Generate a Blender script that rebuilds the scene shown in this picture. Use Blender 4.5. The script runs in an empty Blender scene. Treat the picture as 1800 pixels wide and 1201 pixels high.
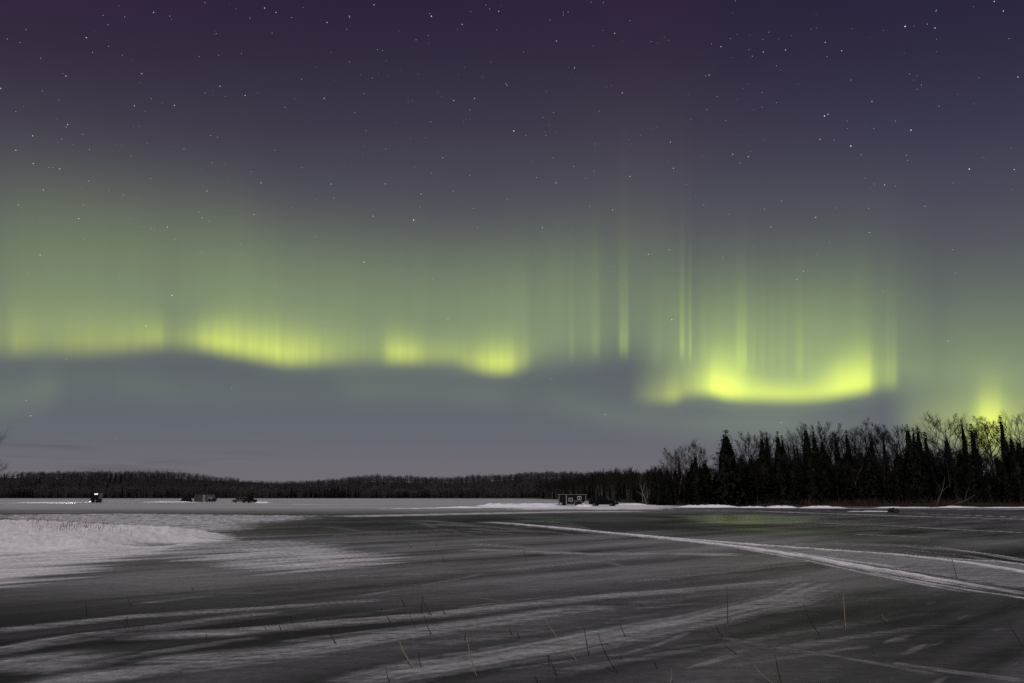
import bpy, bmesh, math, random
import numpy as np
from mathutils import Vector, Matrix

# ------------------------------------------------------------------ camera, sky, moon, exposure
S = bpy.context.scene
COL = S.collection
R = math.radians
W0, H0, F = 1800.0, 1201.0, 1200.0      # size and focal length (px) of the picture being matched
CAM_H = 2.3
PITCH = math.atan(271.5 / F)
cp, sp = math.cos(PITCH), math.sin(PITCH)

cam = bpy.data.cameras.new('camera')
cam.sensor_width = 36.0
cam.lens = 24.0
cam.clip_start = 0.1
cam.clip_end = 20000
co = bpy.data.objects.new('camera', cam)
COL.objects.link(co)
co.location = (0, 0, CAM_H)
co.rotation_euler = (R(90) + PITCH, 0, 0)
S.camera = co
S.view_settings.view_transform = 'Standard'
S.view_settings.look = 'None'
S.view_settings.gamma = 1.0
S.view_settings.exposure = 0.0
S.view_settings.use_curve_mapping = False
S.render.film_transparent = False
S.cycles.use_denoising = False
S.cycles.max_bounces = 6
S.cycles.sample_clamp_indirect = 3.0

def ray(px, py):
    X = (px - W0 / 2) / F
    Y = (H0 / 2 - py) / F
    return Vector((X, cp - Y * sp, sp + Y * cp))

def gp(px, py, z=0.0):
    """ground point (at height z) seen at a pixel of the photograph"""
    d = ray(px, py)
    t = (z - CAM_H) / d.z
    return (d.x * t, d.y * t)

def at(px, py, Y):
    """the point at depth Y (metres north of the camera) seen at a pixel"""
    d = ray(px, py)
    t = Y / d.y
    return Vector((d.x * t, Y, CAM_H + d.z * t))

def lin(c):
    out = []
    for v in c:
        v = v / 255.0
        out.append(v / 12.92 if v <= 0.04045 else ((v + 0.055) / 1.055) ** 2.4)
    return tuple(out)

world = bpy.data.worlds.new('World')
S.world = world
world.use_nodes = True
world.cycles.sampling_method = 'MANUAL'
world.cycles.sample_map_resolution = 1024
NT = world.node_tree
NT.nodes.clear()

class E:
    """small wrapper so that node maths reads like maths"""
    def __init__(s, sock): s.s = sock
    def _op(s, op, *o, clamp=False):
        n = NT.nodes.new('ShaderNodeMath'); n.operation = op; n.use_clamp = clamp
        for i, a in enumerate((s,) + o):
            if isinstance(a, E): NT.links.new(a.s, n.inputs[i])
            else: n.inputs[i].default_value = a
        return E(n.outputs[0])
    def __add__(s, o): return s._op('ADD', o)
    __radd__ = __add__
    def __mul__(s, o): return s._op('MULTIPLY', o)
    __rmul__ = __mul__
    def __sub__(s, o): return s._op('SUBTRACT', o)
    def __truediv__(s, o): return s._op('DIVIDE', o)
    def pow(s, o): return s._op('POWER', o)
    def max(s, o): return s._op('MAXIMUM', o)
    def min(s, o): return s._op('MINIMUM', o)
    def exp(s): return s._op('EXPONENT')
    def abs(s): return s._op('ABSOLUTE')
    def smooth(s, a, b):
        n = NT.nodes.new('ShaderNodeMapRange'); n.interpolation_type = 'SMOOTHSTEP'
        NT.links.new(s.s, n.inputs[0])
        n.inputs[1].default_value = a; n.inputs[2].default_value = b
        n.inputs[3].default_value = 0; n.inputs[4].default_value = 1
        return E(n.outputs[0])

def curve(u, pts, u0, u1, v0, v1, handle='AUTO_CLAMPED'):
    """value(u): float curve through pts=[(u,v)...]; u in u0..u1, v in v0..v1"""
    t = (u - u0) * (1.0 / (u1 - u0))
    n = NT.nodes.new('ShaderNodeFloatCurve')
    c = n.mapping.curves[0]
    n.mapping.use_clip = False
    P = [((a - u0) / (u1 - u0), (b - v0) / (v1 - v0)) for a, b in pts]
    if P[0][0] > 0: P.insert(0, (0.0, P[0][1]))
    if P[-1][0] < 1: P.append((1.0, P[-1][1]))
    c.points[0].location = P[0]
    c.points[1].location = P[-1]
    for p in P[1:-1]: c.points.new(*p)
    for p in c.points: p.handle_type = handle
    n.mapping.update()
    tc = t.max(0.0).min(1.0)
    NT.links.new(tc.s, n.inputs[1])
    return E(n.outputs[0]) * (v1 - v0) + v0

def noise1d(u, scale, detail, seed):
    n = NT.nodes.new('ShaderNodeTexNoise'); n.noise_dimensions = '1D'
    NT.links.new((u * scale + seed).s, n.inputs['W'])
    n.inputs['Scale'].default_value = 1.0
    n.inputs['Detail'].default_value = detail
    return E(n.outputs[0])

tc = NT.nodes.new('ShaderNodeTexCoord')
sx = NT.nodes.new('ShaderNodeSeparateXYZ')
NT.links.new(tc.outputs['Generated'], sx.inputs[0])
dx, dy, dz = E(sx.outputs[0]), E(sx.outputs[1]), E(sx.outputs[2])
# Auroral rays stand along the magnetic field, tilted back from the zenith by the local dip.
fwd = dy * cp + dz * sp
upm = dz * cp - dy * sp
AZ = fwd._op('MULTIPLY', 1.0)
n = NT.nodes.new('ShaderNodeMath'); n.operation = 'ARCTAN2'
NT.links.new(dx.s, n.inputs[0]); NT.links.new(fwd.s, n.inputs[1])
AZ = E(n.outputs[0])                                       # azimuth round the field axis
HT = upm / (dx * dx + fwd * fwd).max(1e-5).pow(0.5) * F    # height along it, in 1/1200 of a radian near the horizon
def az(px): return math.atan((px - 900.0) / F)
def ht(px, py):
    X = (px - 900.0) / F
    return (600.5 - py) / math.sqrt(1 + X * X)
A0, A1 = -0.75, 0.75
def base_curve(pts, u0=A0, u1=A1):
    return curve(AZ, [(az(x), ht(x, y)) for x, y in pts], u0, u1, -260, 160)
def amp_curve(pts, u0=A0, u1=A1, top=1.0, handle='AUTO_CLAMPED'):
    return curve(AZ, [(az(x), v) for x, v in pts], u0, u1, 0, top, handle)

# night sky without aurora, by true elevation
ramp = NT.nodes.new('ShaderNodeValToRGB')
def zel(y): return math.sin(PITCH + math.atan((600.5 - y) / F))
stops = [(960, (112, 104, 108)), (872, (117, 109, 116)), (830, (111, 107, 115)), (760, (100, 104, 112)), (680, (95, 101, 107)),
         (600, (89, 93, 102)), (450, (79, 80, 93)), (330, (71, 69, 85)), (220, (60, 55, 73)), (100, (50, 42, 62)), (0, (45, 36, 58))]
def rz(y): return (zel(y) + 0.1) / 1.1
el = ramp.color_ramp.elements
el[0].position = 0.0; el[0].color = (*lin((100, 94, 98)), 1)
el[1].position = 1.0; el[1].color = (*lin((34, 28, 46)), 1)
for y, c in stops:
    e = el.new(rz(y)); e.color = (*lin(c), 1)
NT.links.new(((dz * (dx * dx * 0.55 + 1.0) + 0.1) * (1 / 1.1)).s, ramp.inputs[0])

def rgb_scale(col, val):
    n = NT.nodes.new('ShaderNodeVectorMath'); n.operation = 'SCALE'
    n.inputs[0].default_value = col
    NT.links.new(val.s, n.inputs['Scale'])
    return n.outputs[0]
def rgb_add(a, b):
    n = NT.nodes.new('ShaderNodeVectorMath'); n.operation = 'ADD'
    NT.links.new(a, n.inputs[0]); NT.links.new(b, n.inputs[1])
    return n.outputs[0]
sky = ramp.outputs[0]

fade = AZ.abs().smooth(1.5, 0.75)                          # the arc dies out to the east and west
fine = noise1d(AZ, 95.0, 2.0, 3.1)
mid = noise1d(AZ, 30.0, 1.0, 11.7)
def layer(base, amp, H, p, soft, color, top_shift=0.0):
    global sky
    q = HT - base
    rise = q.smooth(-soft, soft)
    fall = ((q + top_shift).max(0.0) * (1.0 / H) if not isinstance(H, E) else (q + top_shift).max(0.0) / H).pow(p)
    prof = rise * (fall * -1.0).exp() * amp * fade
    sky = rgb_add(sky, rgb_scale(color, prof))
ARC = (0.87, 1.0, 0.025)
VEIL = (0.70, 1.0, 0.21)
RAY = (0.70, 1.0, 0.08)

baseL = base_curve([(-100, 628), (0, 620), (60, 618), (150, 618), (230, 612), (285, 606), (340, 608), (400, 618), (460, 629), (520, 637), (580, 635),
                    (640, 632), (690, 633), (740, 634), (790, 634), (830, 646), (880, 652), (905, 650), (930, 642), (1000, 622)])
ampL = amp_curve([(-100, 0.05), (0, .10), (20, .15), (45, .19), (75, .14), (130, .19), (200, .22), (250, .25), (278, .29), (290, .20), (300, .155), (312, .175), (326, .22),
                  (350, .34), (395, .58), (430, .54), (480, .55), (520, .48), (560, .33), (600, .20), (650, .13), (675, .22), (708, .50), (735, .36), (780, .22), (815, .25),
                  (845, .46), (885, .62), (898, .55), (912, .26), (928, .16), (950, .03), (1000, .0)])
lHt = curve(AZ, [(az(0), 52), (az(280), 34), (az(310), 28), (az(360), 34), (az(430), 44), (az(520), 46), (az(620), 44), (az(760), 34), (az(885), 40)], A0, A1, 0, 100)
layer(baseL, ampL * (0.80 + fine * 0.4), lHt, 1.7, 20.0, ARC)

# the broad green veil above the left arc
baseV = base_curve([(-100, 618), (0, 612), (285, 604), (400, 612), (520, 634), (740, 634), (830, 640), (900, 642), (960, 634), (1040, 626), (1100, 620), (1140, 622), (1190, 645), (1250, 690)])
ampV = amp_curve([(-200, .12), (0, .125), (20, .14), (100, .155), (275, .15), (300, .143), (330, .153), (420, .175), (560, .17), (760, .155), (850, .17), (920, .18), (935, .155), (985, .15), (1040, .135), (1075, .10), (1110, .10), (1140, .085), (1185, .08), (1240, .0)])
lV = curve(AZ, [(az(-100), 212), (az(0), 218), (az(300), 210), (az(560), 204), (az(760), 196), (az(950), 200), (az(1050), 196), (az(1130), 200)], A0, A1, 0, 300)
layer(baseV, ampV * (0.92 + mid * 0.16), lV, 3.0, 40.0, VEIL)
# a taller, very faint second veil
layer(baseV, amp_curve([(-200, .010), (0, .011), (200, .014), (600, .018), (900, .022), (1100, .026), (1300, .022), (1500, .012), (1700, 0.0)]), 320.0, 3.0, 60.0, (0.75, 1.0, 0.35))

# right arc
baseR = base_curve([(1100, 706), (1140, 706), (1185, 704), (1212, 694), (1245, 692), (1280, 698), (1330, 701), (1400, 702), (1440, 700), (1480, 694), (1510, 689), (1531, 685), (1548, 682), (1580, 680)])
ampR = amp_curve([(1092, 0), (1122, .05), (1150, .15), (1165, .20), (1185, .31), (1200, .24), (1225, .36), (1245, .62), (1268, .92), (1295, .80), (1325, .62), (1370, .60), (1425, .56), (1455, .62), (1490, .76), (1522, .68), (1532, .42), (1541, .22), (1552, .15), (1564, .16), (1573, .12), (1590, .0)], az(1080), az(1620))
lR = curve(AZ, [(az(1140), 40), (az(1200), 42), (az(1268), 50), (az(1330), 32), (az(1400), 26), (az(1440), 32), (az(1490), 46), (az(1528), 48)], A0, A1, 0, 100)
layer(baseR, ampR, lR, 1.8, 15.0, ARC)
# veil over the right arc, cut off sharply on its east side
ampRV = amp_curve([(1095, 0), (1150, .06), (1200, .135), (1250, .245), (1310, .27), (1400, .265), (1480, .24), (1522, .212), (1540, .178), (1568, .142), (1590, .105), (1620, .08), (1660, .05)], az(1080), az(1680))
layer(baseR, ampRV * (0.90 + mid * 0.20), 178.0, 2.3, 34.0, VEIL)

# single rays between and above the arcs
baseY = curve(AZ, [(az(960), ht(960, 630)), (az(1110), ht(1110, 618)), (az(1140), ht(1140, 640)), (az(1190), ht(1190, 622)), (az(1225), ht(1225, 628)), (az(1290), ht(1290, 640)), (az(1420), ht(1420, 662)), (az(1600), ht(1600, 668))], az(940), az(1620), -260, 160)
rays1 = amp_curve([(980, 0), (998, .01), (1005, .06), (1012, .01), (1036, .02), (1048, .075), (1058, .01), (1082, .01), (1091, .15), (1099, .17), (1107, .02), (1118, 0), (1142, .02), (1155, .05), (1170, .015),
                   (1192, .02), (1199, .20), (1204, .07), (1208, .05), (1213, .17), (1218, .03)], az(970), az(1230), 0.3)
rays2 = amp_curve([(1225, 0), (1238, .05), (1246, .02), (1268, .05), (1290, .06), (1297, .18), (1310, .20), (1315, .06), (1325, .07), (1332, .02), (1341, .06), (1348, .02), (1358, .05), (1366, .015), (1378, .05), (1386, .015), (1400, .08), (1408, .13), (1414, .04), (1425, .06), (1440, .03),
                   (1500, .03), (1540, .02), (1556, .02), (1561, .06), (1566, .03), (1572, .055), (1579, .0)], az(1220), az(1600), 0.3)
layer(baseY, rays1, 62.0, 1.2, 22.0, RAY)
layer(baseY, rays1, 210.0, 1.8, 26.0, (0.10, 0.14, 0.022))
layer(baseY, rays2, 78.0, 1.25, 24.0, RAY)
# glow low in the east, behind the trees
baseE = base_curve([(1500, 772), (1900, 776)])
ampE = amp_curve([(1560, 0), (1600, .07), (1650, .14), (1695, .22), (1718, .50), (1740, .80), (1765, .48), (1800, .22), (1860, .10)], az(1540), az(1900))
layer(baseE, ampE * 1.25, 56.0, 2.0, 46.0, ARC)
layer(baseE, amp_curve([(1545, 0), (1575, .03), (1620, .085), (1660, .115), (1700, .14), (1800, .125), (1900, .10)], az(1500), az(1900)), 170.0, 2.0, 60.0, VEIL)
# faint low patches in the west, and a thin green haze under the arcs
baseW = base_curve([(-100, 726), (0, 722), (75, 706), (140, 690), (240, 694), (320, 706), (600, 700), (900, 712), (1200, 760), (1700, 780)])
ampW = amp_curve([(-60, .05), (0, .05), (40, .055), (75, .065), (100, .045), (135, .022), (165, .024), (195, .022), (210, .03), (260, .032), (340, .02), (560, .012), (640, .045), (760, .038), (860, .045), (920, .02), (1000, .035), (1180, .045), (1280, .075), (1360, .085), (1440, .05), (1500, .03), (1600, .0)])
layer(baseW, ampW, 44.0, 2.0, 32.0, (0.74, 1.0, 0.3))
# magenta tint high above the western part, bluer in the east
pk = curve(AZ, [(az(-200), .004), (az(300), .003), (az(700), .001), (az(1000), .002), (az(1130), .0035), (az(1230), .0025), (az(1300), 0.0), (az(1800), 0.0)], A0, A1, 0, .02)
sky = rgb_add(sky, rgb_scale((1.0, 0.25, 0.45), pk * HT.smooth(100, 330) * fade))
bl = curve(AZ, [(az(1100), 0), (az(1500), .006), (az(1800), .008)], A0, A1, 0, .02)
sky = rgb_add(sky, rgb_scale((-0.45, 0.12, 0.6), bl * HT.smooth(60, 330) * fade))
# thin low cloud bars near the western horizon
cl = NT.nodes.new('ShaderNodeTexNoise'); cl.inputs['Scale'].default_value = 1.0; cl.inputs['Detail'].default_value = 3.0
cv = NT.nodes.new('ShaderNodeCombineXYZ')
NT.links.new((AZ * 5.0 + 4.0).s, cv.inputs[0]); NT.links.new((dz * 95.0).s, cv.inputs[1])
NT.links.new(cv.outputs[0], cl.inputs['Vector'])
cloud = E(cl.outputs[0]).smooth(0.50, 0.68) * dz.smooth(0.004, 0.03) * dz.smooth(0.10, 0.05) * AZ.smooth(-0.2, -0.5) * 0.16
m = NT.nodes.new('ShaderNodeVectorMath'); m.operation = 'SCALE'
NT.links.new(sky, m.inputs[0]); NT.links.new((cloud * -1.0 + 1.0).s, m.inputs['Scale'])
sky = m.outputs[0]
bg = NT.nodes.new('ShaderNodeBackground')
bg.inputs['Strength'].default_value = 1.0
NT.links.new(sky, bg.inputs[0])
wo = NT.nodes.new('ShaderNodeOutputWorld')
NT.links.new(bg.outputs[0], wo.inputs[0])

# moonlight from high behind the camera, a little from the left
moon = bpy.data.lights.new('moon', 'SUN')
moon.energy = 2.0
moon.angle = R(0.5)
moon.color = (1.0, 0.935, 0.975)
mo = bpy.data.objects.new('moon', moon)
COL.objects.link(mo)
MOON_EL, MOON_AZ = R(50), R(200)        # azimuth clockwise from north (the view direction)
md = Vector((math.sin(MOON_AZ) * math.cos(MOON_EL), math.cos(MOON_AZ) * math.cos(MOON_EL), math.sin(MOON_EL)))
mo.rotation_euler = md.to_track_quat('Z', 'Y').to_euler()

# ------------------------------------------------------------------ helpers
def tag(o, label=None, cat=None, group=None, kind=None):
    if label: o['label'] = label
    if cat: o['category'] = cat
    if group: o['group'] = group
    if kind: o['kind'] = kind
    return o

def empty(name, loc=(0, 0, 0), rz=0.0):
    o = bpy.data.objects.new(name, None)
    COL.objects.link(o)
    o.location = loc
    o.rotation_euler = (0, 0, rz)
    o.empty_display_size = 0.3
    return o

def link(name, me, parent=None):
    o = bpy.data.objects.new(name, me)
    COL.objects.link(o)
    if parent: o.parent = parent
    return o

def copy_tree(o, parent=None):
    c = o.copy()
    COL.objects.link(c)
    if parent: c.parent = parent
    for ch in o.children: copy_tree(ch, c)
    return c

class MB:
    """collects faces and links them as one mesh object"""
    def __init__(s): s.v = []; s.f = []
    def quad_strip_tube(s, pts, rad, n=5, cap=True):
        base = len(s.v); P = [Vector(p) for p in pts]
        for i, p in enumerate(P):
            d = (P[min(i + 1, len(P) - 1)] - P[max(i - 1, 0)]).normalized()
            a = d.cross(Vector((0.3, 0.9, 0.2))).normalized(); b = d.cross(a)
            for k in range(n):
                t = 2 * math.pi * k / n
                q = p + (a * math.cos(t) + b * math.sin(t)) * rad[i]
                s.v.append(q[:])
        for i in range(len(P) - 1):
            for k in range(n):
                k2 = (k + 1) % n
                s.f.append((base + i * n + k, base + i * n + k2, base + (i + 1) * n + k2, base + (i + 1) * n + k))
        if cap:
            s.f.append(tuple(base + k for k in range(n))[::-1])
            s.f.append(tuple(base + (len(P) - 1) * n + k for k in range(n)))
        return s
    def box(s, a, b):
        base = len(s.v)
        for z in (a[2], b[2]):
            for x, y in ((a[0], a[1]), (b[0], a[1]), (b[0], b[1]), (a[0], b[1])): s.v.append((x, y, z))
        for q in ((3, 2, 1, 0), (4, 5, 6, 7), (0, 1, 5, 4), (1, 2, 6, 5), (2, 3, 7, 6), (3, 0, 4, 7)):
            s.f.append(tuple(base + i for i in q))
        return s
    def prism(s, poly, hw, hw2=None):
        """side outline poly [(x,z)], extruded over y from -hw to hw (hw may be one value per point)"""
        base = len(s.v); n = len(poly)
        h = hw if isinstance(hw, (list, tuple)) else [hw] * n
        for sgn in (-1, 1):
            for (x, z), w in zip(poly, h): s.v.append((x, sgn * w, z))
        for i in range(n):
            j = (i + 1) % n
            s.f.append((base + i, base + j, base + n + j, base + n + i))
        s.f.append(tuple(base + i for i in range(n))[::-1])
        s.f.append(tuple(base + n + i for i in range(n)))
        return s
    def quad(s, a, b, c, d):
        base = len(s.v); s.v += [tuple(a), tuple(b), tuple(c), tuple(d)]
        s.f.append((base, base + 1, base + 2, base + 3)); return s
    def mesh(s, name, mat):
        me = bpy.data.meshes.new(name)
        me.from_pydata(s.v, [], s.f)
        me.validate()
        if mat:
            for m_ in (mat if isinstance(mat, (list, tuple)) else [mat]): me.materials.append(m_)
        return me
    def build(s, name, mat, parent=None, bevel=0.0, fix=False):
        me = s.mesh(name, mat)
        if bevel or fix:
            bm = bmesh.new(); bm.from_mesh(me)
            bmesh.ops.recalc_face_normals(bm, faces=bm.faces)
            if bevel:
                bmesh.ops.bevel(bm, geom=[e for e in bm.edges], offset=bevel, segments=2, affect='EDGES', clamp_overlap=True)
            bm.to_mesh(me); bm.free()
        return link(name, me, parent)

def np_mesh(name, V, faces3=None, faces4=None, mats=(), mat_idx=None, smooth=False):
    me = bpy.data.meshes.new(name)
    V = np.asarray(V, dtype=np.float32)
    me.vertices.add(len(V)); me.vertices.foreach_set('co', V.ravel())
    if faces4 is not None:
        f = np.asarray(faces4, dtype=np.int32); k = 4
    else:
        f = np.asarray(faces3, dtype=np.int32); k = 3
    me.loops.add(f.size); me.loops.foreach_set('vertex_index', f.ravel())
    me.polygons.add(len(f)); me.polygons.foreach_set('loop_start', np.arange(0, f.size, k, dtype=np.int32))
    if mat_idx is not None: me.polygons.foreach_set('material_index', np.asarray(mat_idx, dtype=np.int32))
    if smooth: me.polygons.foreach_set('use_smooth', np.ones(len(f), dtype=bool))
    for m_ in mats: me.materials.append(m_)
    me.update(calc_edges=True)
    return me

# vectorised 2-D gradient noise
def _hash(ix, iy, seed):
    h = (ix.astype(np.int64) * 374761393 + iy.astype(np.int64) * 668265263 + seed * 1442695041) & 0xFFFFFFFF
    h = ((h ^ (h >> 13)) * 1274126177) & 0xFFFFFFFF
    return ((h ^ (h >> 16)) & 0xFFFFFF) / float(0xFFFFFF)
def vnoise(x, y, seed=0):
    ix, iy = np.floor(x), np.floor(y)
    fx, fy = x - ix, y - iy
    u = fx * fx * fx * (fx * (fx * 6 - 15) + 10); v = fy * fy * fy * (fy * (fy * 6 - 15) + 10)
    def g(ox, oy):
        a = _hash(ix + ox, iy + oy, seed) * 2 * np.pi
        return np.cos(a) * (fx - ox) + np.sin(a) * (fy - oy)
    a = g(0, 0) * (1 - u) + g(1, 0) * u
    b = g(0, 1) * (1 - u) + g(1, 1) * u
    return (a * (1 - v) + b * v) * 1.4      # about -1..1
def fbm(x, y, oct=4, seed=0):
    s = 0; a = 1.0; t = 0
    for i in range(oct):
        s = s + a * vnoise(x * 2 ** i, y * 2 ** i, seed + i * 17); t += a; a *= 0.5
    return s / t
def sstep(a, b, x):
    t = np.clip((x - a) / (b - a), 0, 1); return t * t * (3 - 2 * t)

# ------------------------------------------------------------------ materials
def mat(name, color, rough=0.8, spec=0.3, metallic=0.0, var=0.0, scale=4.0, bump=0.0, emit=None, estr=0.0, coords='Object', stretch=None):
    m = bpy.data.materials.new(name); m.use_nodes = True
    nt = m.node_tree; p = nt.nodes['Principled BSDF']
    p.inputs['Base Color'].default_value = (*color, 1)
    p.inputs['Roughness'].default_value = rough
    p.inputs['Specular IOR Level'].default_value = spec
    p.inputs['Metallic'].default_value = metallic
    if emit:
        p.inputs['Emission Color'].default_value = (*emit, 1); p.inputs['Emission Strength'].default_value = estr
    if var or bump:
        tcn = nt.nodes.new('ShaderNodeTexCoord'); nz = nt.nodes.new('ShaderNodeTexNoise')
        nz.inputs['Scale'].default_value = scale; nz.inputs['Detail'].default_value = 4
        src = tcn.outputs[coords]
        if stretch:
            mp = nt.nodes.new('ShaderNodeMapping'); mp.inputs['Scale'].default_value = stretch
            nt.links.new(src, mp.inputs[0]); src = mp.outputs[0]
        nt.links.new(src, nz.inputs['Vector'])
        if var:
            r = nt.nodes.new('ShaderNodeValToRGB')
            r.color_ramp.elements[0].position = 0.3; r.color_ramp.elements[1].position = 0.7
            r.color_ramp.elements[0].color = (*[c * (1 - var) for c in color], 1)
            r.color_ramp.elements[1].color = (*[min(1, c * (1 + var)) for c in color], 1)
            nt.links.new(nz.outputs[0], r.inputs[0]); nt.links.new(r.outputs[0], p.inputs['Base Color'])
        if bump:
            b = nt.nodes.new('ShaderNodeBump'); b.inputs['Strength'].default_value = bump
            nt.links.new(nz.outputs[0], b.inputs['Height']); nt.links.new(b.outputs[0], p.inputs['Normal'])
    return m

M = {}
M['snow'] = mat('snow', (0.80, 0.775, 0.79), 0.75, 0.2, var=0.08, scale=1.6, bump=0.5)
M['litter'] = mat('leaf_litter', (0.020, 0.017, 0.015), 0.95, 0.1, var=0.5, scale=0.35, bump=0.3)
M['bark'] = mat('dark_bark', (0.028, 0.024, 0.022), 0.9, 0.1, var=0.4, scale=6, stretch=(1, 1, .2))
M['twig'] = mat('twig', (0.017, 0.0145, 0.0135), 0.9, 0.03)
M['birch_bark'] = mat('birch_bark', (0.14, 0.127, 0.12), 0.8, 0.1, var=0.45, scale=5, stretch=(.5, .5, 2.5))
M['grey_twig'] = mat('grey_twig', (0.030, 0.026, 0.0255), 0.9, 0.1)
M['needles'] = mat('needles', (0.011, 0.012, 0.008), 0.95, 0.03, var=0.5, scale=1.2)
M['dry_grass'] = mat('dry_grass', (0.15, 0.122, 0.08), 0.9, 0.1, var=0.4, scale=2)
M['reed_dark'] = mat('reed_dark', (0.040, 0.034, 0.030), 0.8, 0.15, var=0.4, scale=9)
M['reed_pale'] = mat('reed_pale', (0.27, 0.225, 0.15), 0.8, 0.15, var=0.4, scale=9)
M['deadwood'] = mat('deadwood', (0.085, 0.072, 0.066), 0.85, 0.1, var=0.4, scale=5)
M['navy_wall'] = mat('navy_siding', (0.006, 0.007, 0.010), 0.7, 0.06, var=0.25, scale=3)
M['trim'] = mat('pale_trim', (0.20, 0.195, 0.18), 0.6, 0.3)
M['cream'] = mat('cream_frame', (0.42, 0.38, 0.31), 0.6, 0.3)
M['amber'] = mat('amber_curtain', (0.30, 0.15, 0.05), 0.7, 0.2)
M['black'] = mat('black_plastic', (0.007, 0.007, 0.008), 0.7, 0.08)
M['tyre'] = mat('tyre_rubber', (0.014, 0.014, 0.014), 0.85, 0.15)
M['rim'] = mat('rim_alloy', (0.10, 0.10, 0.105), 0.5, 0.3, metallic=0.5)
M['glass'] = mat('dark_glass', (0.006, 0.006, 0.007), 0.15, 0.2)
M['windscreen'] = mat('frosty_windscreen', (0.03, 0.032, 0.036), 0.24, .6)
M['paint_black'] = mat('black_paint', (0.003, 0.003, 0.004), 0.5, 0.06)
M['paint_navy'] = mat('navy_paint', (0.003, 0.0035, 0.006), 0.55, 0.05)
M['paint_olive'] = mat('tan_paint', (0.060, 0.056, 0.042), 0.4, 0.4)
M['paint_char'] = mat('charcoal_paint', (0.007, 0.007, 0.008), 0.5, 0.15)
M['chrome'] = mat('chrome', (0.16, 0.16, 0.17), 0.4, 0.5, metallic=0.6)
M['lens'] = mat('lamp_lens', (0.55, 0.56, 0.58), 0.15, 0.6)
M['amber_lens'] = mat('amber_lens', (0.10, 0.035, 0.008), 0.2, 0.5)
M['tail_lens'] = mat('tail_lens', (0.05, 0.004, 0.004), 0.2, 0.4)
M['lit_lens'] = mat('lit_lens', (0.8, 0.8, 0.75), 0.3, 0.5, emit=(1.0, 0.98, 0.9), estr=6.0)
M['lit_window'] = mat('lit_window', (0.8, 0.8, 0.82), 0.4, 0.4, emit=(0.93, 0.95, 1.0), estr=.8)
M['grey_wall'] = mat('grey_sheet', (0.30, 0.31, 0.33), 0.6, 0.3, var=0.12, scale=2)
M['brown_wall'] = mat('brown_sheet', (0.060, 0.052, 0.046), 0.75, 0.2, var=0.2, scale=3, stretch=(1, 1, .2))
M['olive_wall'] = mat('olive_sheet', (0.070, 0.066, 0.052), 0.75, 0.2, var=0.2, scale=3)
M['canvas'] = mat('black_canvas', (0.006, 0.006, 0.009), 0.8, 0.2, var=0.3, scale=4)
M['canvas_brown'] = mat('brown_canvas', (0.075, 0.045, 0.030), 0.85, 0.15, var=0.3, scale=4)

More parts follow.
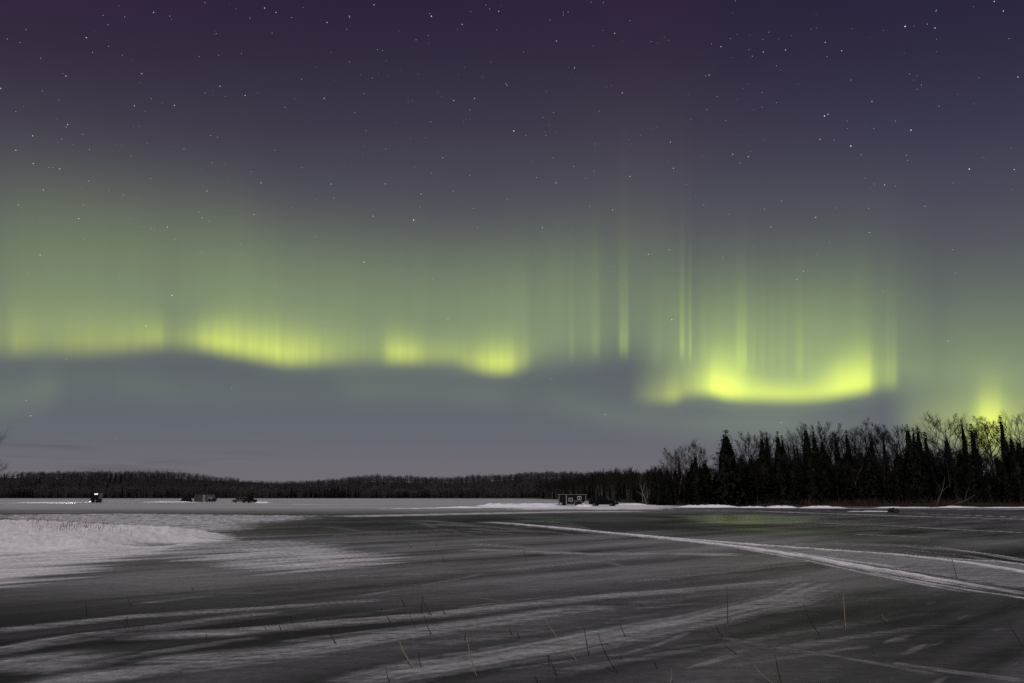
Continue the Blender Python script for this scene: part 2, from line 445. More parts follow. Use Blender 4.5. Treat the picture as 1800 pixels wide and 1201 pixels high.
# lake: dark ice with wind-blown snow whose cover is stored on the vertices
def make_lake_mat():
    m = bpy.data.materials.new('lake_ice'); m.use_nodes = True
    nt = m.node_tree; L = nt.links.new
    out = nt.nodes['Material Output']; ice = nt.nodes['Principled BSDF']
    at_ = nt.nodes.new('ShaderNodeAttribute'); at_.attribute_name = 'snow'
    du = nt.nodes.new('ShaderNodeAttribute'); du.attribute_name = 'dust'
    tcn = nt.nodes.new('ShaderNodeTexCoord')
    mp = nt.nodes.new('ShaderNodeMapping'); mp.vector_type = 'POINT'
    mp.inputs['Rotation'].default_value = (0, 0, R(-40)); mp.inputs['Scale'].default_value = (0.7, 5.5, 1)
    L(tcn.outputs['Object'], mp.inputs[0])
    st = nt.nodes.new('ShaderNodeTexNoise'); st.inputs['Scale'].default_value = 1.0; st.inputs['Detail'].default_value = 6; st.inputs['Roughness'].default_value = 0.62
    L(mp.outputs[0], st.inputs['Vector'])
    gr = nt.nodes.new('ShaderNodeTexNoise'); gr.inputs['Scale'].default_value = 7.0; gr.inputs['Detail'].default_value = 6; gr.inputs['Roughness'].default_value = 0.65
    L(tcn.outputs['Object'], gr.inputs['Vector'])
    def mth(op, a, b, clamp=False):
        n = nt.nodes.new('ShaderNodeMath'); n.operation = op; n.use_clamp = clamp
        for i, q in enumerate((a, b)):
            if isinstance(q, (int, float)): n.inputs[i].default_value = q
            else: L(q, n.inputs[i])
        return n.outputs[0]
    # break the edges of the cover up with streaky noise
    nz = mth('SUBTRACT', mth('ADD', mth('MULTIPLY', st.outputs[0], 0.65), mth('MULTIPLY', gr.outputs[0], 0.35)), 0.5)
    gn = nt.nodes.new('ShaderNodeAttribute'); gn.attribute_name = 'grain'
    nz = mth('MULTIPLY', nz, gn.outputs['Fac'])
    s = at_.outputs['Fac']
    edge = mth('MULTIPLY', mth('MULTIPLY', s, mth('SUBTRACT', 1.0, s)), 4.0)
    cover = mth('ADD', s, mth('MULTIPLY', nz, mth('ADD', mth('MULTIPLY', edge, 1.25), 0.08)), True)
    dust = mth('MULTIPLY', du.outputs['Fac'], mth('ADD', 0.66, mth('MULTIPLY', nz, 1.7)), True)
    cover = mth('MAXIMUM', cover, dust)
    # ice
    cr = nt.nodes.new('ShaderNodeValToRGB')
    cr.color_ramp.elements[0].position = 0.3; cr.color_ramp.elements[1].position = 0.75
    cr.color_ramp.elements[0].color = (0.0075, 0.0070, 0.0088, 1); cr.color_ramp.elements[1].color = (0.030, 0.0285, 0.033, 1)
    big = nt.nodes.new('ShaderNodeTexNoise'); big.inputs['Scale'].default_value = 0.12; big.inputs['Detail'].default_value = 5
    L(tcn.outputs['Object'], big.inputs['Vector'])
    L(mth('ADD', mth('MULTIPLY', big.outputs[0], 0.9), mth('MULTIPLY', st.outputs[0], 0.1)), cr.inputs[0])
    L(cr.outputs[0], ice.inputs['Base Color'])
    rr = nt.nodes.new('ShaderNodeMapRange'); L(big.outputs[0], rr.inputs[0])
    rr.inputs[1].default_value = 0.35; rr.inputs[2].default_value = 0.65; rr.inputs[3].default_value = 0.55; rr.inputs[4].default_value = 0.42
    gl = nt.nodes.new('ShaderNodeAttribute'); gl.attribute_name = 'polish'
    L(mth('SUBTRACT', rr.outputs[0], mth('MULTIPLY', gl.outputs['Fac'], 0.22)), ice.inputs['Roughness'])
    ice.inputs['IOR'].default_value = 1.31
    L(mth('ADD', 0.055, mth('MULTIPLY', gl.outputs['Fac'], 0.42)), ice.inputs['Specular IOR Level'])
    bi = nt.nodes.new('ShaderNodeBump'); bi.inputs['Strength'].default_value = 0.05; bi.inputs['Distance'].default_value = 0.02
    L(gr.outputs[0], bi.inputs['Height']); L(bi.outputs[0], ice.inputs['Normal'])
    # snow
    sn = nt.nodes.new('ShaderNodeBsdfPrincipled')
    sc = nt.nodes.new('ShaderNodeValToRGB')
    sc.color_ramp.elements[0].position = 0.3; sc.color_ramp.elements[1].position = 0.7
    sc.color_ramp.elements[0].color = (0.66, 0.635, 0.645, 1); sc.color_ramp.elements[1].color = (0.82, 0.79, 0.805, 1)
    L(gr.outputs[0], sc.inputs[0]); L(sc.outputs[0], sn.inputs['Base Color'])
    sn.inputs['Roughness'].default_value = 0.8; sn.inputs['Specular IOR Level'].default_value = 0.15
    bs = nt.nodes.new('ShaderNodeBump'); bs.inputs['Strength'].default_value = 0.6; bs.inputs['Distance'].default_value = 0.05
    L(mth('ADD', gr.outputs[0], st.outputs[0]), bs.inputs['Height']); L(bs.outputs[0], sn.inputs['Normal'])
    mx = nt.nodes.new('ShaderNodeMixShader')
    L(cover, mx.inputs[0]); L(ice.outputs[0], mx.inputs[1]); L(sn.outputs[0], mx.inputs[2])
    L(mx.outputs[0], out.inputs['Surface'])
    return m

# ------------------------------------------------------------------ the lake
def poly_line_dist(x, y, P, signed=False):
    """distance to a polyline, and position along it 0..1"""
    d = np.full(x.shape, 1e9, dtype=np.float32); u = np.zeros(x.shape, dtype=np.float32); sg = np.zeros(x.shape, dtype=np.float32); ca = np.zeros(x.shape, dtype=np.float32)
    P = np.asarray(P, dtype=np.float64); seg = np.hypot(*(P[1:] - P[:-1]).T); tot = seg.sum(); acc = 0
    for (a, b), l in zip(zip(P[:-1], P[1:]), seg):
        t = np.clip(((x - a[0]) * (b[0] - a[0]) + (y - a[1]) * (b[1] - a[1])) / max(l * l, 1e-9), 0, 1)
        dd = np.hypot(x - a[0] - t * (b[0] - a[0]), y - a[1] - t * (b[1] - a[1]))
        k = dd < d
        d = np.where(k, dd, d); u = np.where(k, (acc + t * l) / tot, u); acc += l
        if signed: ca = np.where(k, (b[0] - a[0]) / max(l, 1e-6), ca); sg = np.where(k, np.sign((b[0] - a[0]) * (y - a[1]) - (b[1] - a[1]) * (x - a[0])), sg)
    return (d, u, sg, tot, ca) if signed else (d, u)
def in_poly(x, y, P):
    c = np.zeros(x.shape, dtype=bool); n = len(P)
    for i in range(n):
        x1, y1 = P[i]; x2, y2 = P[(i + 1) % n]
        if y1 == y2: continue
        k = ((y1 > y) != (y2 > y)) & (x < (x2 - x1) * (y - y1) / (y2 - y1) + x1)
        c ^= k
    return c

f10 = F * 1024 / 1800
rows = []
v = 0.9
while v < 260:
    rows.append(v); v += 0.30 if v < 12 else (0.42 if v < 40 else 0.46)
rows = np.array(rows)
dist = (CAM_H / np.tan(np.arctan(rows / f10)))[::-1]
dist = dist[(dist < 1100)]
dist = np.concatenate([[0.5, 1.5, 2.5, 3.5, 4.5, 5.2], dist[dist > 5.8]])
ncol = 1080
core = np.tan(np.linspace(-0.72, 0.72, ncol - 80))
side = np.linspace(core[-1], 2.6, 41)[1:]
ths = np.concatenate([-side[::-1], core, side])
DD, TT = np.meshgrid(dist, ths, indexing='ij')
GX, GY = (DD * TT).ravel(), DD.ravel()
wa = R(40)
WU = GX * math.cos(wa) + GY * math.sin(wa); WV = -GX * math.sin(wa) + GY * math.cos(wa)
streak = fbm(WU / 7, WV / 0.8, 4, 5)
streak2 = fbm(WU / 22, WV / 2.2, 4, 35)
streak3 = fbm(WU / 2.2, WV / 0.28, 4, 135)
flecks = fbm(GX / 1.1 + 3, GY / .5, 4, 155)
blot = fbm(GX / 9, GY / 9, 4, 55)
fineN = fbm(GX / 0.9, GY / 0.9, 3, 75)
snow = np.zeros(GX.shape); dust = np.zeros(GX.shape); bump = np.zeros(GX.shape)

NSTROKE = 0
def stroke(px, w0, w1, s0, s1, rough=0.6, height=0.0, to='snow', soft=1.0, asym=0, fibre=2.6, fibk=.9, fibb=.85):
    """a band of snow along ground points; w half width (m) at its ends, s cover at its ends"""
    global NSTROKE
    NSTROKE += 1
    P = [gp(*p) for p in px]
    mg = 3.2 * max(w0, w1) * max(1, asym) + 1.5
    if P[0][1] > 60: mg += 6
    sel = np.nonzero((GX > min(p[0] for p in P) - mg) & (GX < max(p[0] for p in P) + mg) & (GY > min(p[1] for p in P) - mg) & (GY < max(p[1] for p in P) + mg))[0]
    if len(sel) == 0: return
    x, y, stk, fn = GX[sel], GY[sel], streak[sel], fineN[sel]
    d, u, sg, tot, ca = poly_line_dist(x, y, P, True)
    w = w0 + (w1 - w0) * u
    s = s0 + (s1 - s0) * u
    s = s * sstep(0, 0.10, u) * sstep(1.0, 0.90, u)
    ul = u * tot
    w = w * (1 + .45 * fbm(ul / (8 * (w0 + w1)), sg * 0 + NSTROKE * 3.7, 3, NSTROKE))
    px_y = .52 * y * y / (CAM_H * f10); px_x = y / f10          # what the sheet can resolve here
    floor_w = 1.15 * (px_y * np.abs(ca) + px_x * np.sqrt(np.maximum(0, 1 - ca * ca)))
    wf = np.maximum(w, floor_w); s = s * np.clip(w / wf, .35, 1); w = wf
    raw = d
    if asym: d = np.where(sg < 0, d / asym, d)
    fib = fbm(ul / (7 * (w0 + w1)) + NSTROKE, sg * raw / np.maximum(w, .01) * fibre, 3, 100 + NSTROKE)
    d2 = d + rough * w * (0.30 * fn + 0.45 * stk)
    s = s * np.clip(fibb + fibk * fib, .12, 1.5)
    prof = 1 - sstep(w * (1 - 0.75 * soft), w * (1 + 0.6 * soft), d2)
    val = prof * s
    if to == 'snow': snow[sel] = np.maximum(snow[sel], val)
    else: dust[sel] = np.maximum(dust[sel], val)
    bump[sel] = np.maximum(bump[sel], height * np.exp(-(d / np.maximum(w, .01)) ** 2) * np.clip(s, 0, 1))
def region(px, s, soft, rough=0.5, height=0.0, to='snow', mott=None):
    global snow, dust, bump
    P = [gp(*p) for p in px]
    d, _ = poly_line_dist(GX, GY, P + [P[0]])
    sd = np.where(in_poly(GX, GY, P), d, -d)
    val = sstep(-soft, soft, sd + rough * soft * (1.4 * streak + 0.9 * blot)) * s
    if mott is None: mott = 1.0 if s < .95 else 0.0
    val = val * (1 - mott + mott * np.clip(.76 + .9 * streak3 + .6 * streak, .08, 1.25))
    if to == 'snow': snow = np.maximum(snow, val)
    else: dust = np.maximum(dust, val)
    bump = np.maximum(bump, height * sstep(-soft * .3, soft * 2.5, sd))

# far lake: thin even cover, broken by long bare stretches
far = sstep(70, 150, GY)
farn = fbm(GX / 170 + .3 * blot, GY / 15, 4, 91)
left = sstep(60, -30, GX - GY * 0.12)
dust = np.maximum(dust, far * left * np.clip(0.64 + 0.42 * farn, .25, .9))
dust = np.maximum(dust, sstep(40, 75, GY) * sstep(90, 55, GY) * sstep(-14, -30, GX) * (0.6 + .3 * farn))
dust = np.maximum(dust, far * (1 - left) * np.clip(0.10 + 0.8 * farn, 0, 1))
# the general dusting over the near ice
dust = np.maximum(dust, np.clip(0.05 + 0.28 * streak2 + 0.10 * blot, 0, .5) * sstep(95, 50, GY))
dust = np.maximum(dust, np.clip(0.10 + 0.5 * streak, 0, 1) * np.clip(0.5 + 1.6 * blot, 0, 1) * 0.34 * sstep(60, 30, GY))

# loose flecks and small wind tails
dust = np.maximum(dust, np.clip(streak3 - .22, 0, 1) * .9 * sstep(60, 35, GY) * np.clip(.45 + 1.2 * blot, 0, 1))
dust = np.maximum(dust, np.clip(flecks - .42, 0, 1) * 1.0 * sstep(45, 20, GY) * np.clip(.3 + 1.6 * streak2, 0, 1))
dust = np.maximum(dust, .30 * sstep(12, 22, GY) * sstep(60, 36, GY) * np.clip(.7 + 1.1 * streak2 + .6 * streak, 0, 1.5) * sstep(14, 4, GX - GY * .25))
# left shore drift and the snow field in front of it
region([(-160, 918), (0, 921), (130, 923), (220, 930), (330, 935), (405, 941), (380, 950), (300, 957), (230, 966), (160, 972), (-160, 975)], 1.0, 1.1, 1.3, 0.42, mott=.12)
region([(-160, 960), (230, 958), (300, 960), (360, 952), (300, 972), (225, 985), (150, 1002), (60, 1022), (-160, 1042)], 0.98, 1.5, 1.1, 0.03, mott=.55)
region([(330, 985), (430, 966), (560, 961), (650, 972), (690, 985), (630, 1000), (520, 1008), (430, 1004)], 0.74, 1.2, 1.3, 0.02)
region([(220, 962), (330, 950), (420, 952), (500, 950), (620, 958), (560, 966), (420, 975), (280, 985)], 0.48, 1.0, 1.4, 0.02)
region([(0, 905), (200, 903), (420, 905), (560, 907), (500, 915), (420, 926), (380, 935), (330, 934), (200, 927), (0, 918)], 0.72, 2.5, 0.8)
stroke([(190, 985), (300, 962), (350, 953), (376, 950)], .25, .4, .8, 1.0, .8, .05)
region([(0, 1160), (120, 1148), (300, 1160), (420, 1172), (360, 1201), (0, 1230)], 0.36, 0.6, 1.6)
# long wind-laid bands over the near ice
stroke([(-60, 1113), (0, 1107), (233, 1083), (433, 1070), (583, 1060), (700, 1052)], 0.184, 0.115, 0.384, 0.248, .9, .012, asym=2.0)
stroke([(-60, 1150), (0, 1140), (133, 1116), (283, 1099), (417, 1083), (520, 1073)], 0.253, 0.138, 0.384, 0.186, .9, .015, asym=2.0)
stroke([(140, 1128), (200, 1119), (400, 1110), (600, 1092), (767, 1080), (933, 1060), (1067, 1047), (1200, 1037), (1333, 1025), (1453, 1009)], 0.172, 0.322, 0.384, 0.298, .8, .015, asym=2.0)
stroke([(200, 1178), (300, 1162), (500, 1143), (600, 1128), (700, 1113), (833, 1095), (933, 1080), (1000, 1070), (1090, 1060)], 0.287, 0.391, 0.341, 0.341, .9, .018, asym=2.0)
stroke([(520, 1222), (600, 1200), (700, 1177), (833, 1157), (967, 1133), (1100, 1107), (1200, 1090), (1300, 1067), (1367, 1053), (1450, 1018)], 0.253, 0.575, 0.384, 0.260, .9, .02, asym=2.0)
stroke([(0, 1052), (150, 1043), (333, 1030), (520, 1016), (640, 1012), (900, 1000), (1067, 983), (1200, 976)], 0.253, 0.345, 0.149, 0.310, 1.0, asym=2.0)
stroke([(600, 1053), (740, 1030), (850, 1008), (960, 998)], 0.115, 0.115, 0.260, 0.124, .8, asym=2.0)
stroke([(800, 965), (900, 968), (1040, 974), (1200, 972), (1330, 976)], 0.517, 0.575, 0.310, 0.465, 1.1, asym=2.0)
stroke([(820, 955), (930, 962), (1010, 972)], 0.460, 0.575, 0.310, 0.186, 1.1, asym=2.0)
stroke([(1060, 985), (1130, 1006), (1180, 1022), (1215, 1034)], 0.092, 0.081, 0.279, 0.124, .5, asym=2.0)
stroke([(830, 1048), (900, 1059), (960, 1068)], 0.057, 0.046, 0.248, 0.093, .5, asym=2.0)
stroke([(1090, 1150), (1150, 1135), (1215, 1110)], 0.034, 0.057, 0.248, 0.186, .5, asym=2.0)
stroke([(1200, 1178), (1270, 1156), (1318, 1142)], 0.057, 0.092, 0.217, 0.186, .7, asym=2.0)
stroke([(1250, 1118), (1400, 1142), (1530, 1163), (1680, 1192)], .06, .08, .14, .16, 1.0, asym=2.0)
stroke([(1560, 1163), (1690, 1182), (1810, 1196)], 0.081, 0.115, 0.217, 0.248, 1.2, asym=2.0)
stroke([(1140, 1008), (1300, 990), (1420, 985)], 0.230, 0.460, 0.155, 0.310, 1.0, asym=2.0)
stroke([(1060, 1027), (1200, 1012), (1310, 1000), (1420, 990)], 0.161, 0.230, 0.248, 0.186, .8, asym=2.0)
# packed snow road: two broad wheel ridges, thin ridges thrown up beside them, churned strip between
LOW = [(835, 917), (900, 921), (1000, 930), (1150, 945), (1300, 962), (1420, 980), (1520, 998), (1640, 1018), (1800, 1043), (1900, 1060)]
UPP = [(1060, 936), (1200, 948), (1350, 960), (1450, 967), (1580, 976), (1700, 990), (1800, 1006), (1900, 1024)]
stroke(LOW, .60, .22, .98, 1.0, 1.1, .06, soft=1.0, fibk=.45, fibb=1.02)
stroke(UPP, .50, .22, .85, .98, 1.2, .05, soft=1.0, fibk=.6, fibb=1.0)
region([(950, 927), (1100, 938), (1250, 950), (1400, 962), (1500, 970), (1600, 977), (1730, 986), (1850, 1002), (1850, 1040), (1700, 1022), (1560, 1000), (1450, 982), (1330, 967), (1150, 948), (1000, 933)], .30, .30, 1.6, .012, mott=.4)
rt = random.Random(41)
for k in range(30):
    f_ = rt.uniform(-.45, 1.7)
    line = []
    t0, t1 = sorted((rt.uniform(0, 1), rt.uniform(0, 1)))
    if t1 - t0 < .3: t0, t1 = max(0, t0 - .2), min(1, t1 + .2)
    for q in range(7):
        X_ = 1050 + (t0 + (t1 - t0) * q / 6) * 830
        yl = np.interp(X_, [p[0] for p in LOW], [p[1] for p in LOW]); yu = np.interp(X_, [p[0] for p in UPP], [p[1] for p in UPP])
        line.append((X_, yl + (yu - yl) * f_ + rt.uniform(-.5, .5)))
    stroke(line, rt.uniform(.05, .16), rt.uniform(.04, .10), rt.uniform(.35, .85), rt.uniform(.3, .9), 1.2, .03, soft=1.0)
stroke([(1560, 974), (1680, 983), (1760, 988), (1850, 1000)], .25, .2, .7, .75, .8, .03)
stroke([(740, 921), (860, 926), (960, 936)], .2, .2, .5, .3, .5)
for k in range(16):                                         # curving tyre and sled marks left of the road
    x0_, y0_ = rt.uniform(560, 960), rt.uniform(912, 940)
    dx1, dy1 = rt.uniform(50, 150), rt.uniform(3, 16); cur = rt.uniform(-5, 5)
    stroke([(x0_ + dx1 * t, y0_ + dy1 * t + cur * math.sin(t * 3.14)) for t in (0, .25, .5, .75, 1)], .10, .10, rt.uniform(.25, .55), rt.uniform(.2, .5), .8)
for k in range(46):                                         # fine wind-drawn threads of snow over the middle and near ice
    x0_, y0_ = rt.uniform(-100, 1350), rt.uniform(985, 1190)
    dx1 = rt.uniform(220, 620); sl_ = -(.06 + .13 * (y0_ - 985) / 205) * rt.uniform(.8, 1.15)
    stroke([(x0_ + dx1 * t, y0_ + dx1 * sl_ * t * (1 - .12 * t)) for t in (0, .25, .5, .75, 1)], rt.uniform(.03, .09), rt.uniform(.02, .06), rt.uniform(.10, .26), rt.uniform(.08, .22), 1.0, fibk=.35, asym=rt.uniform(1.5, 4))
for k in range(26):                                         # and crossing scuffs in the left middle distance
    x0_, y0_ = rt.uniform(250, 1000), rt.uniform(940, 1000)
    dx1 = rt.uniform(90, 260); sl_ = rt.uniform(-.07, .05)
    stroke([(x0_ + dx1 * t, y0_ + dx1 * sl_ * t + rt.uniform(-1, 1)) for t in (0, .3, .6, 1)], rt.uniform(.06, .2), .05, rt.uniform(.2, .5), rt.uniform(.15, .4), 1.0, fibk=.5)
# wind polished, clear ice that mirrors the glow over the trees
polish = np.zeros(GX.shape)
for pp, ss in (([(1180, 907), (1260, 905), (1340, 906), (1440, 908), (1420, 918), (1330, 921), (1240, 920)], 1.0), ([(1250, 928), (1400, 930), (1500, 936), (1380, 938)], .5), ([(1600, 945), (1850, 952), (1850, 985), (1650, 965)], .35), ([(900, 908), (1100, 906), (1200, 912), (1150, 920), (960, 916)], .35)):
    Pq = [gp(*q) for q in pp]; dq, _ = poly_line_dist(GX, GY, Pq + [Pq[0]])
    polish = np.maximum(polish, ss * sstep(-1.5, 2.5, np.where(in_poly(GX, GY, Pq), dq, -dq) + 1.6 * streak2))
# far strips
stroke([(560, 909), (700, 906), (840, 903), (1000, 900), (1160, 899)], 3.2, 4.0, .75, .80, .6, .02)
stroke([(640, 896), (780, 893), (860, 890), (1000, 893), (1180, 894)], 7.0, 6.0, .9, .95, .7, .05)
region([(850, 886), (1000, 884), (1150, 886), (1200, 891), (1150, 896), (900, 896)], .95, 5.0, .8, .05)
stroke([(1180, 897), (1330, 899), (1480, 904), (1640, 909), (1800, 913), (1900, 917)], 1.0, .7, .85, .9, .6, .06)
stroke([(1600, 903), (1700, 906), (1830, 911)], .5, .4, .75, .8, .6, .03)
stroke([(1420, 919), (1560, 924), (1700, 932), (1850, 939)], .5, .45, .45, .45, .9)
stroke([(1500, 939), (1620, 944)], .35, .35, .6, .5, .9)
stroke([(1120, 890), (1300, 892), (1500, 894), (1650, 895), (1900, 896)], 4.0, 3.0, .8, .9, .7, .05)
stroke([(0, 889), (180, 889), (400, 890), (620, 891)], 3.0, 3.0, .9, .9, .6, .03)
stroke([(430, 885), (500, 886), (560, 889), (700, 891)], 6.0, 6.0, .8, .6, .8)
for (xa, xb, yy, ww) in ((-40, 150, 879.6, 5), (200, 420, 880.2, 4), (470, 800, 880.6, 5), (820, 980, 881.5, 5), (180, 420, 886.6, 2.2), (560, 830, 888.6, 1.8), (-40, 240, 893.5, 1.4), (300, 560, 895.0, 1.0), (-30, 180, 900.5, .8), (640, 760, 884.0, 2.5), (90, 330, 890.8, 1.2)):
    stroke([(xa, yy), ((xa + xb) / 2, yy + .25), (xb, yy - .1)], ww, ww * .7, .95, .9, .9, .02)
# bright rim of snow along the far shore
snow = np.maximum(snow, sstep(585, 650, GY) * 0.85 * (0.7 + 0.6 * farn))
# bare ice: in front of the far strips and round the small tyre tracks
bare = sstep(95, 75, GY) * sstep(38, 48, GY) * sstep(-22, -12, GX)
dust = dust * (1 - 0.75 * bare * np.clip(0.8 - streak2, 0, 1))
snow = np.clip(snow * (0.93 + 0.14 * blot), 0, 1)
snow = np.clip(snow - np.clip(streak - 0.25, 0, 1) * 0.5 * (snow < 0.9), 0, 1)
dust = np.maximum(dust, .16 * sstep(26, 34, GY) * sstep(12, 20, GX - GY * .1) * np.clip(.6 + streak2 + streak, 0, 1.6))
dust = np.clip(dust, 0, 0.92)
GZ = bump * (1 + 0.40 * fineN + 0.35 * streak) + snow * (0.012 + 0.010 * fineN + 0.020 * streak3 * sstep(60, 30, GY))
idx = np.arange(len(dist) * ncol).reshape(len(dist), ncol)
quads = np.stack([idx[:-1, :-1], idx[:-1, 1:], idx[1:, 1:], idx[1:, :-1]], -1).reshape(-1, 4)
lake_me = np_mesh('lake_ice', np.stack([GX, GY, GZ], -1), faces4=quads, mats=[make_lake_mat()], smooth=True)
for nm, arr in (('snow', snow), ('dust', dust), ('polish', polish), ('grain', sstep(110, 30, GY))):
    a_ = lake_me.attributes.new(nm, 'FLOAT', 'POINT'); a_.data.foreach_set('value', arr.astype(np.float32))
tag(link('lake_ice', lake_me), 'frozen lake of dark ice streaked with wind blown snow', kind='structure')
def lake_z(x, y):
    k = np.argmin((GX - x) ** 2 + (GY - y) ** 2)
    return float(GZ[k])

gmat = mat('ground_snow', (0.70, 0.68, 0.69), 0.8, 0.2, var=0.15, scale=0.05)
g = MB(); g.quad((-9000, -9000, -1.2), (9000, -9000, -1.2), (9000, 9000, -1.2), (-9000, 9000, -1.2))
tag(g.build('ground', gmat), 'snow covered ground reaching to the horizon', kind='structure')

# ------------------------------------------------------------------ land: wooded shore and far hills
def shore_pt(px, D): X = (px - 900) / F / 1.025; return (X * D, D)
SHORE = [(-1400, 640), (-1000, 655), (-780, 660), (-500, 672), (-300, 665), (-150, 675), (-60, 668), (0, 655)] + \
        [shore_pt(p, d) for p, d in ((938, 600), (962, 500), (992, 420), (1030, 345), (1068, 285), (1098, 245), (1122, 212), (1138, 190), (1165, 176), (1250, 168), (1400, 163), (1550, 159), (1700, 156), (1900, 150), (2400, 138), (3200, 120))]
LANDPOLY = SHORE + [(1600, 100), (1600, 3000), (-2500, 3000), (-2500, 640)]
def hill(x, y):
    """terrain height given arrays; 0 at the shoreline"""
    d, _ = poly_line_dist(x, y, SHORE)
    sd = np.where(in_poly(x, y, LANDPOLY), d, -d)
    H = 15 + 4.5 * sstep(-290, -170, x) + 8 * sstep(-310, -540, x) + 2.5 * np.sin(x / 95.0 + 1.0) + 2.0 * np.sin(x / 41.0) - 1.0 * np.exp(-((x + 330) / 90) ** 2)
    farp = sstep(520, 700, y)
    z = sstep(0, 4, sd) * 0.55 + sstep(0, 30, sd) * 0.6
    z = z + farp * H * sstep(30, 260, sd) + (1 - farp) * 2.0 * sstep(20, 80, sd)
    z = z + 0.25 * fbm(x / 12, y / 12, 3, 7) * sstep(0, 10, sd)
    return np.where(sd < 0, np.maximum(sd * 0.25, -1.15), z)
def hz(x, y): return float(hill(np.array([x], dtype=float), np.array([y], dtype=float))[0])

ys = np.concatenate([np.arange(110, 260, 3.0), np.arange(260, 600, 10.0), np.arange(600, 760, 6.0), np.arange(760, 1300, 30.0), np.arange(1300, 3000, 150)])
xs = np.concatenate([np.arange(-2400, -900, 60.0), np.arange(-900, 0, 10.0), np.arange(0, 260, 4.0), np.arange(260, 1600, 60)])
XX, YY = np.meshgrid(xs, ys); LZ = hill(XX.ravel(), YY.ravel())
ii = np.arange(XX.size).reshape(XX.shape)
q4 = np.stack([ii[:-1, :-1], ii[:-1, 1:], ii[1:, 1:], ii[1:, :-1]], -1).reshape(-1, 4)
zz = LZ[q4].max(1)
q4 = q4[zz > -1.1]
land_me = np_mesh('wooded_land', np.stack([XX.ravel(), YY.ravel(), LZ], -1), faces4=q4, mats=[M['litter']], smooth=True)
tag(link('wooded_land', land_me), 'dark brown wooded shore and low hills round the lake', kind='structure')

# ------------------------------------------------------------------ trees
rng = random.Random(7)
def rv(r, s): return Vector((r.uniform(-s, s), r.uniform(-s, s), r.uniform(-s, s)))

def make_bare(seed, spread, limbs, start, up, density, trunk_r=0.14, lean=0.0, stems=1, fork=False):
    """leafless tree 10 m tall; returns (trunk MB, crown MB)"""
    r = random.Random(seed)
    T, C = MB(), MB()
    def twig(p, d, L, rad):
        mid_ = p + d * L * .5 + rv(r, L * .09)
        e = mid_ + (d + Vector((0, 0, .25)) + rv(r, .35)).normalized() * L * .5
        C.quad_strip_tube([p, mid_, e], [rad, rad * .8, rad * .45], 3, False)
        return mid_, e
    def grow(p, d, L, rad, lev):
        nseg = 4 if lev == 1 else 3
        pts, cur, dd = [p], p, d.normalized()
        for i in range(nseg):
            dd = (dd + rv(r, .20) + Vector((0, 0, up * .22))).normalized()
            cur = cur + dd * L / nseg; pts.append(cur)
        rad_l = [rad * (1 - .62 * i / nseg) for i in range(nseg + 1)]
        C.quad_strip_tube(pts, rad_l, 4 if lev == 1 else 3, False)
        n = int(density * (8 if lev == 1 else 8))
        for k in range(n):
            t = r.uniform(.22, 1.0); i = min(int(t * nseg), nseg - 1)
            q = pts[i].lerp(pts[i + 1], t * nseg - i)
            out = (pts[i + 1] - pts[i]).normalized()
            side = out.cross(rv(r, 1)).normalized()
            nd = (out * .75 + side * r.uniform(.45, .85) + Vector((0, 0, up * .25))).normalized()
            if lev == 1: grow(q, nd, L * r.uniform(.30, .52) * (1.15 - .4 * t), rad * .38, 2)
            else: twig(q, nd, L * r.uniform(.38, .65), max(rad * .40, .0085))
        if lev == 2: twig(cur, dd, L * .5, .009)
        else:
            for _ in range(2): grow(cur, (dd + rv(r, .4)).normalized(), L * .3, rad * .35, 2)
    for s_ in range(stems):
        H = 10.0 * (1 if s_ == 0 else r.uniform(.75, .97))
        a0 = r.uniform(0, 6.28)
        off = Vector((math.cos(a0), math.sin(a0), 0)) * (0 if stems == 1 else .22)
        ln = Vector((math.cos(a0), math.sin(a0), 0)) * (lean if stems == 1 else .16 + lean)
        pts, cur = [off], off
        NS = 9
        for i in range(NS):
            stp = Vector((ln.x, ln.y, 1)) + Vector((r.uniform(-.07, .07), r.uniform(-.07, .07), 0))
            cur = cur + stp * (H * .90 / NS); pts.append(cur)
        tr = trunk_r * (1 if stems == 1 else .7)
        T.quad_strip_tube(pts, [tr * (1.25 if i == 0 else 1) * (1 - .80 * i / NS) for i in range(NS + 1)], 6)
        for k in range(limbs):
            t = start + (1 - start) * (k + r.random()) / limbs
            i = min(int(t * NS), NS - 1); p = pts[i].lerp(pts[i + 1], t * NS - i)
            a = k * 2.4 + r.uniform(-.5, .5)
            prof = spread * (1.12 - .72 * (t - start) / (1 - start)) * r.uniform(.75, 1.1)
            d = Vector((math.cos(a), math.sin(a), up * (.6 + .9 * t)))
            grow(p, d, prof, tr * (.55 - .35 * t), 1)
        grow(pts[-1], Vector((0, 0, 1)) + rv(r, .2), H * .10, tr * .18, 2)
    return T, C

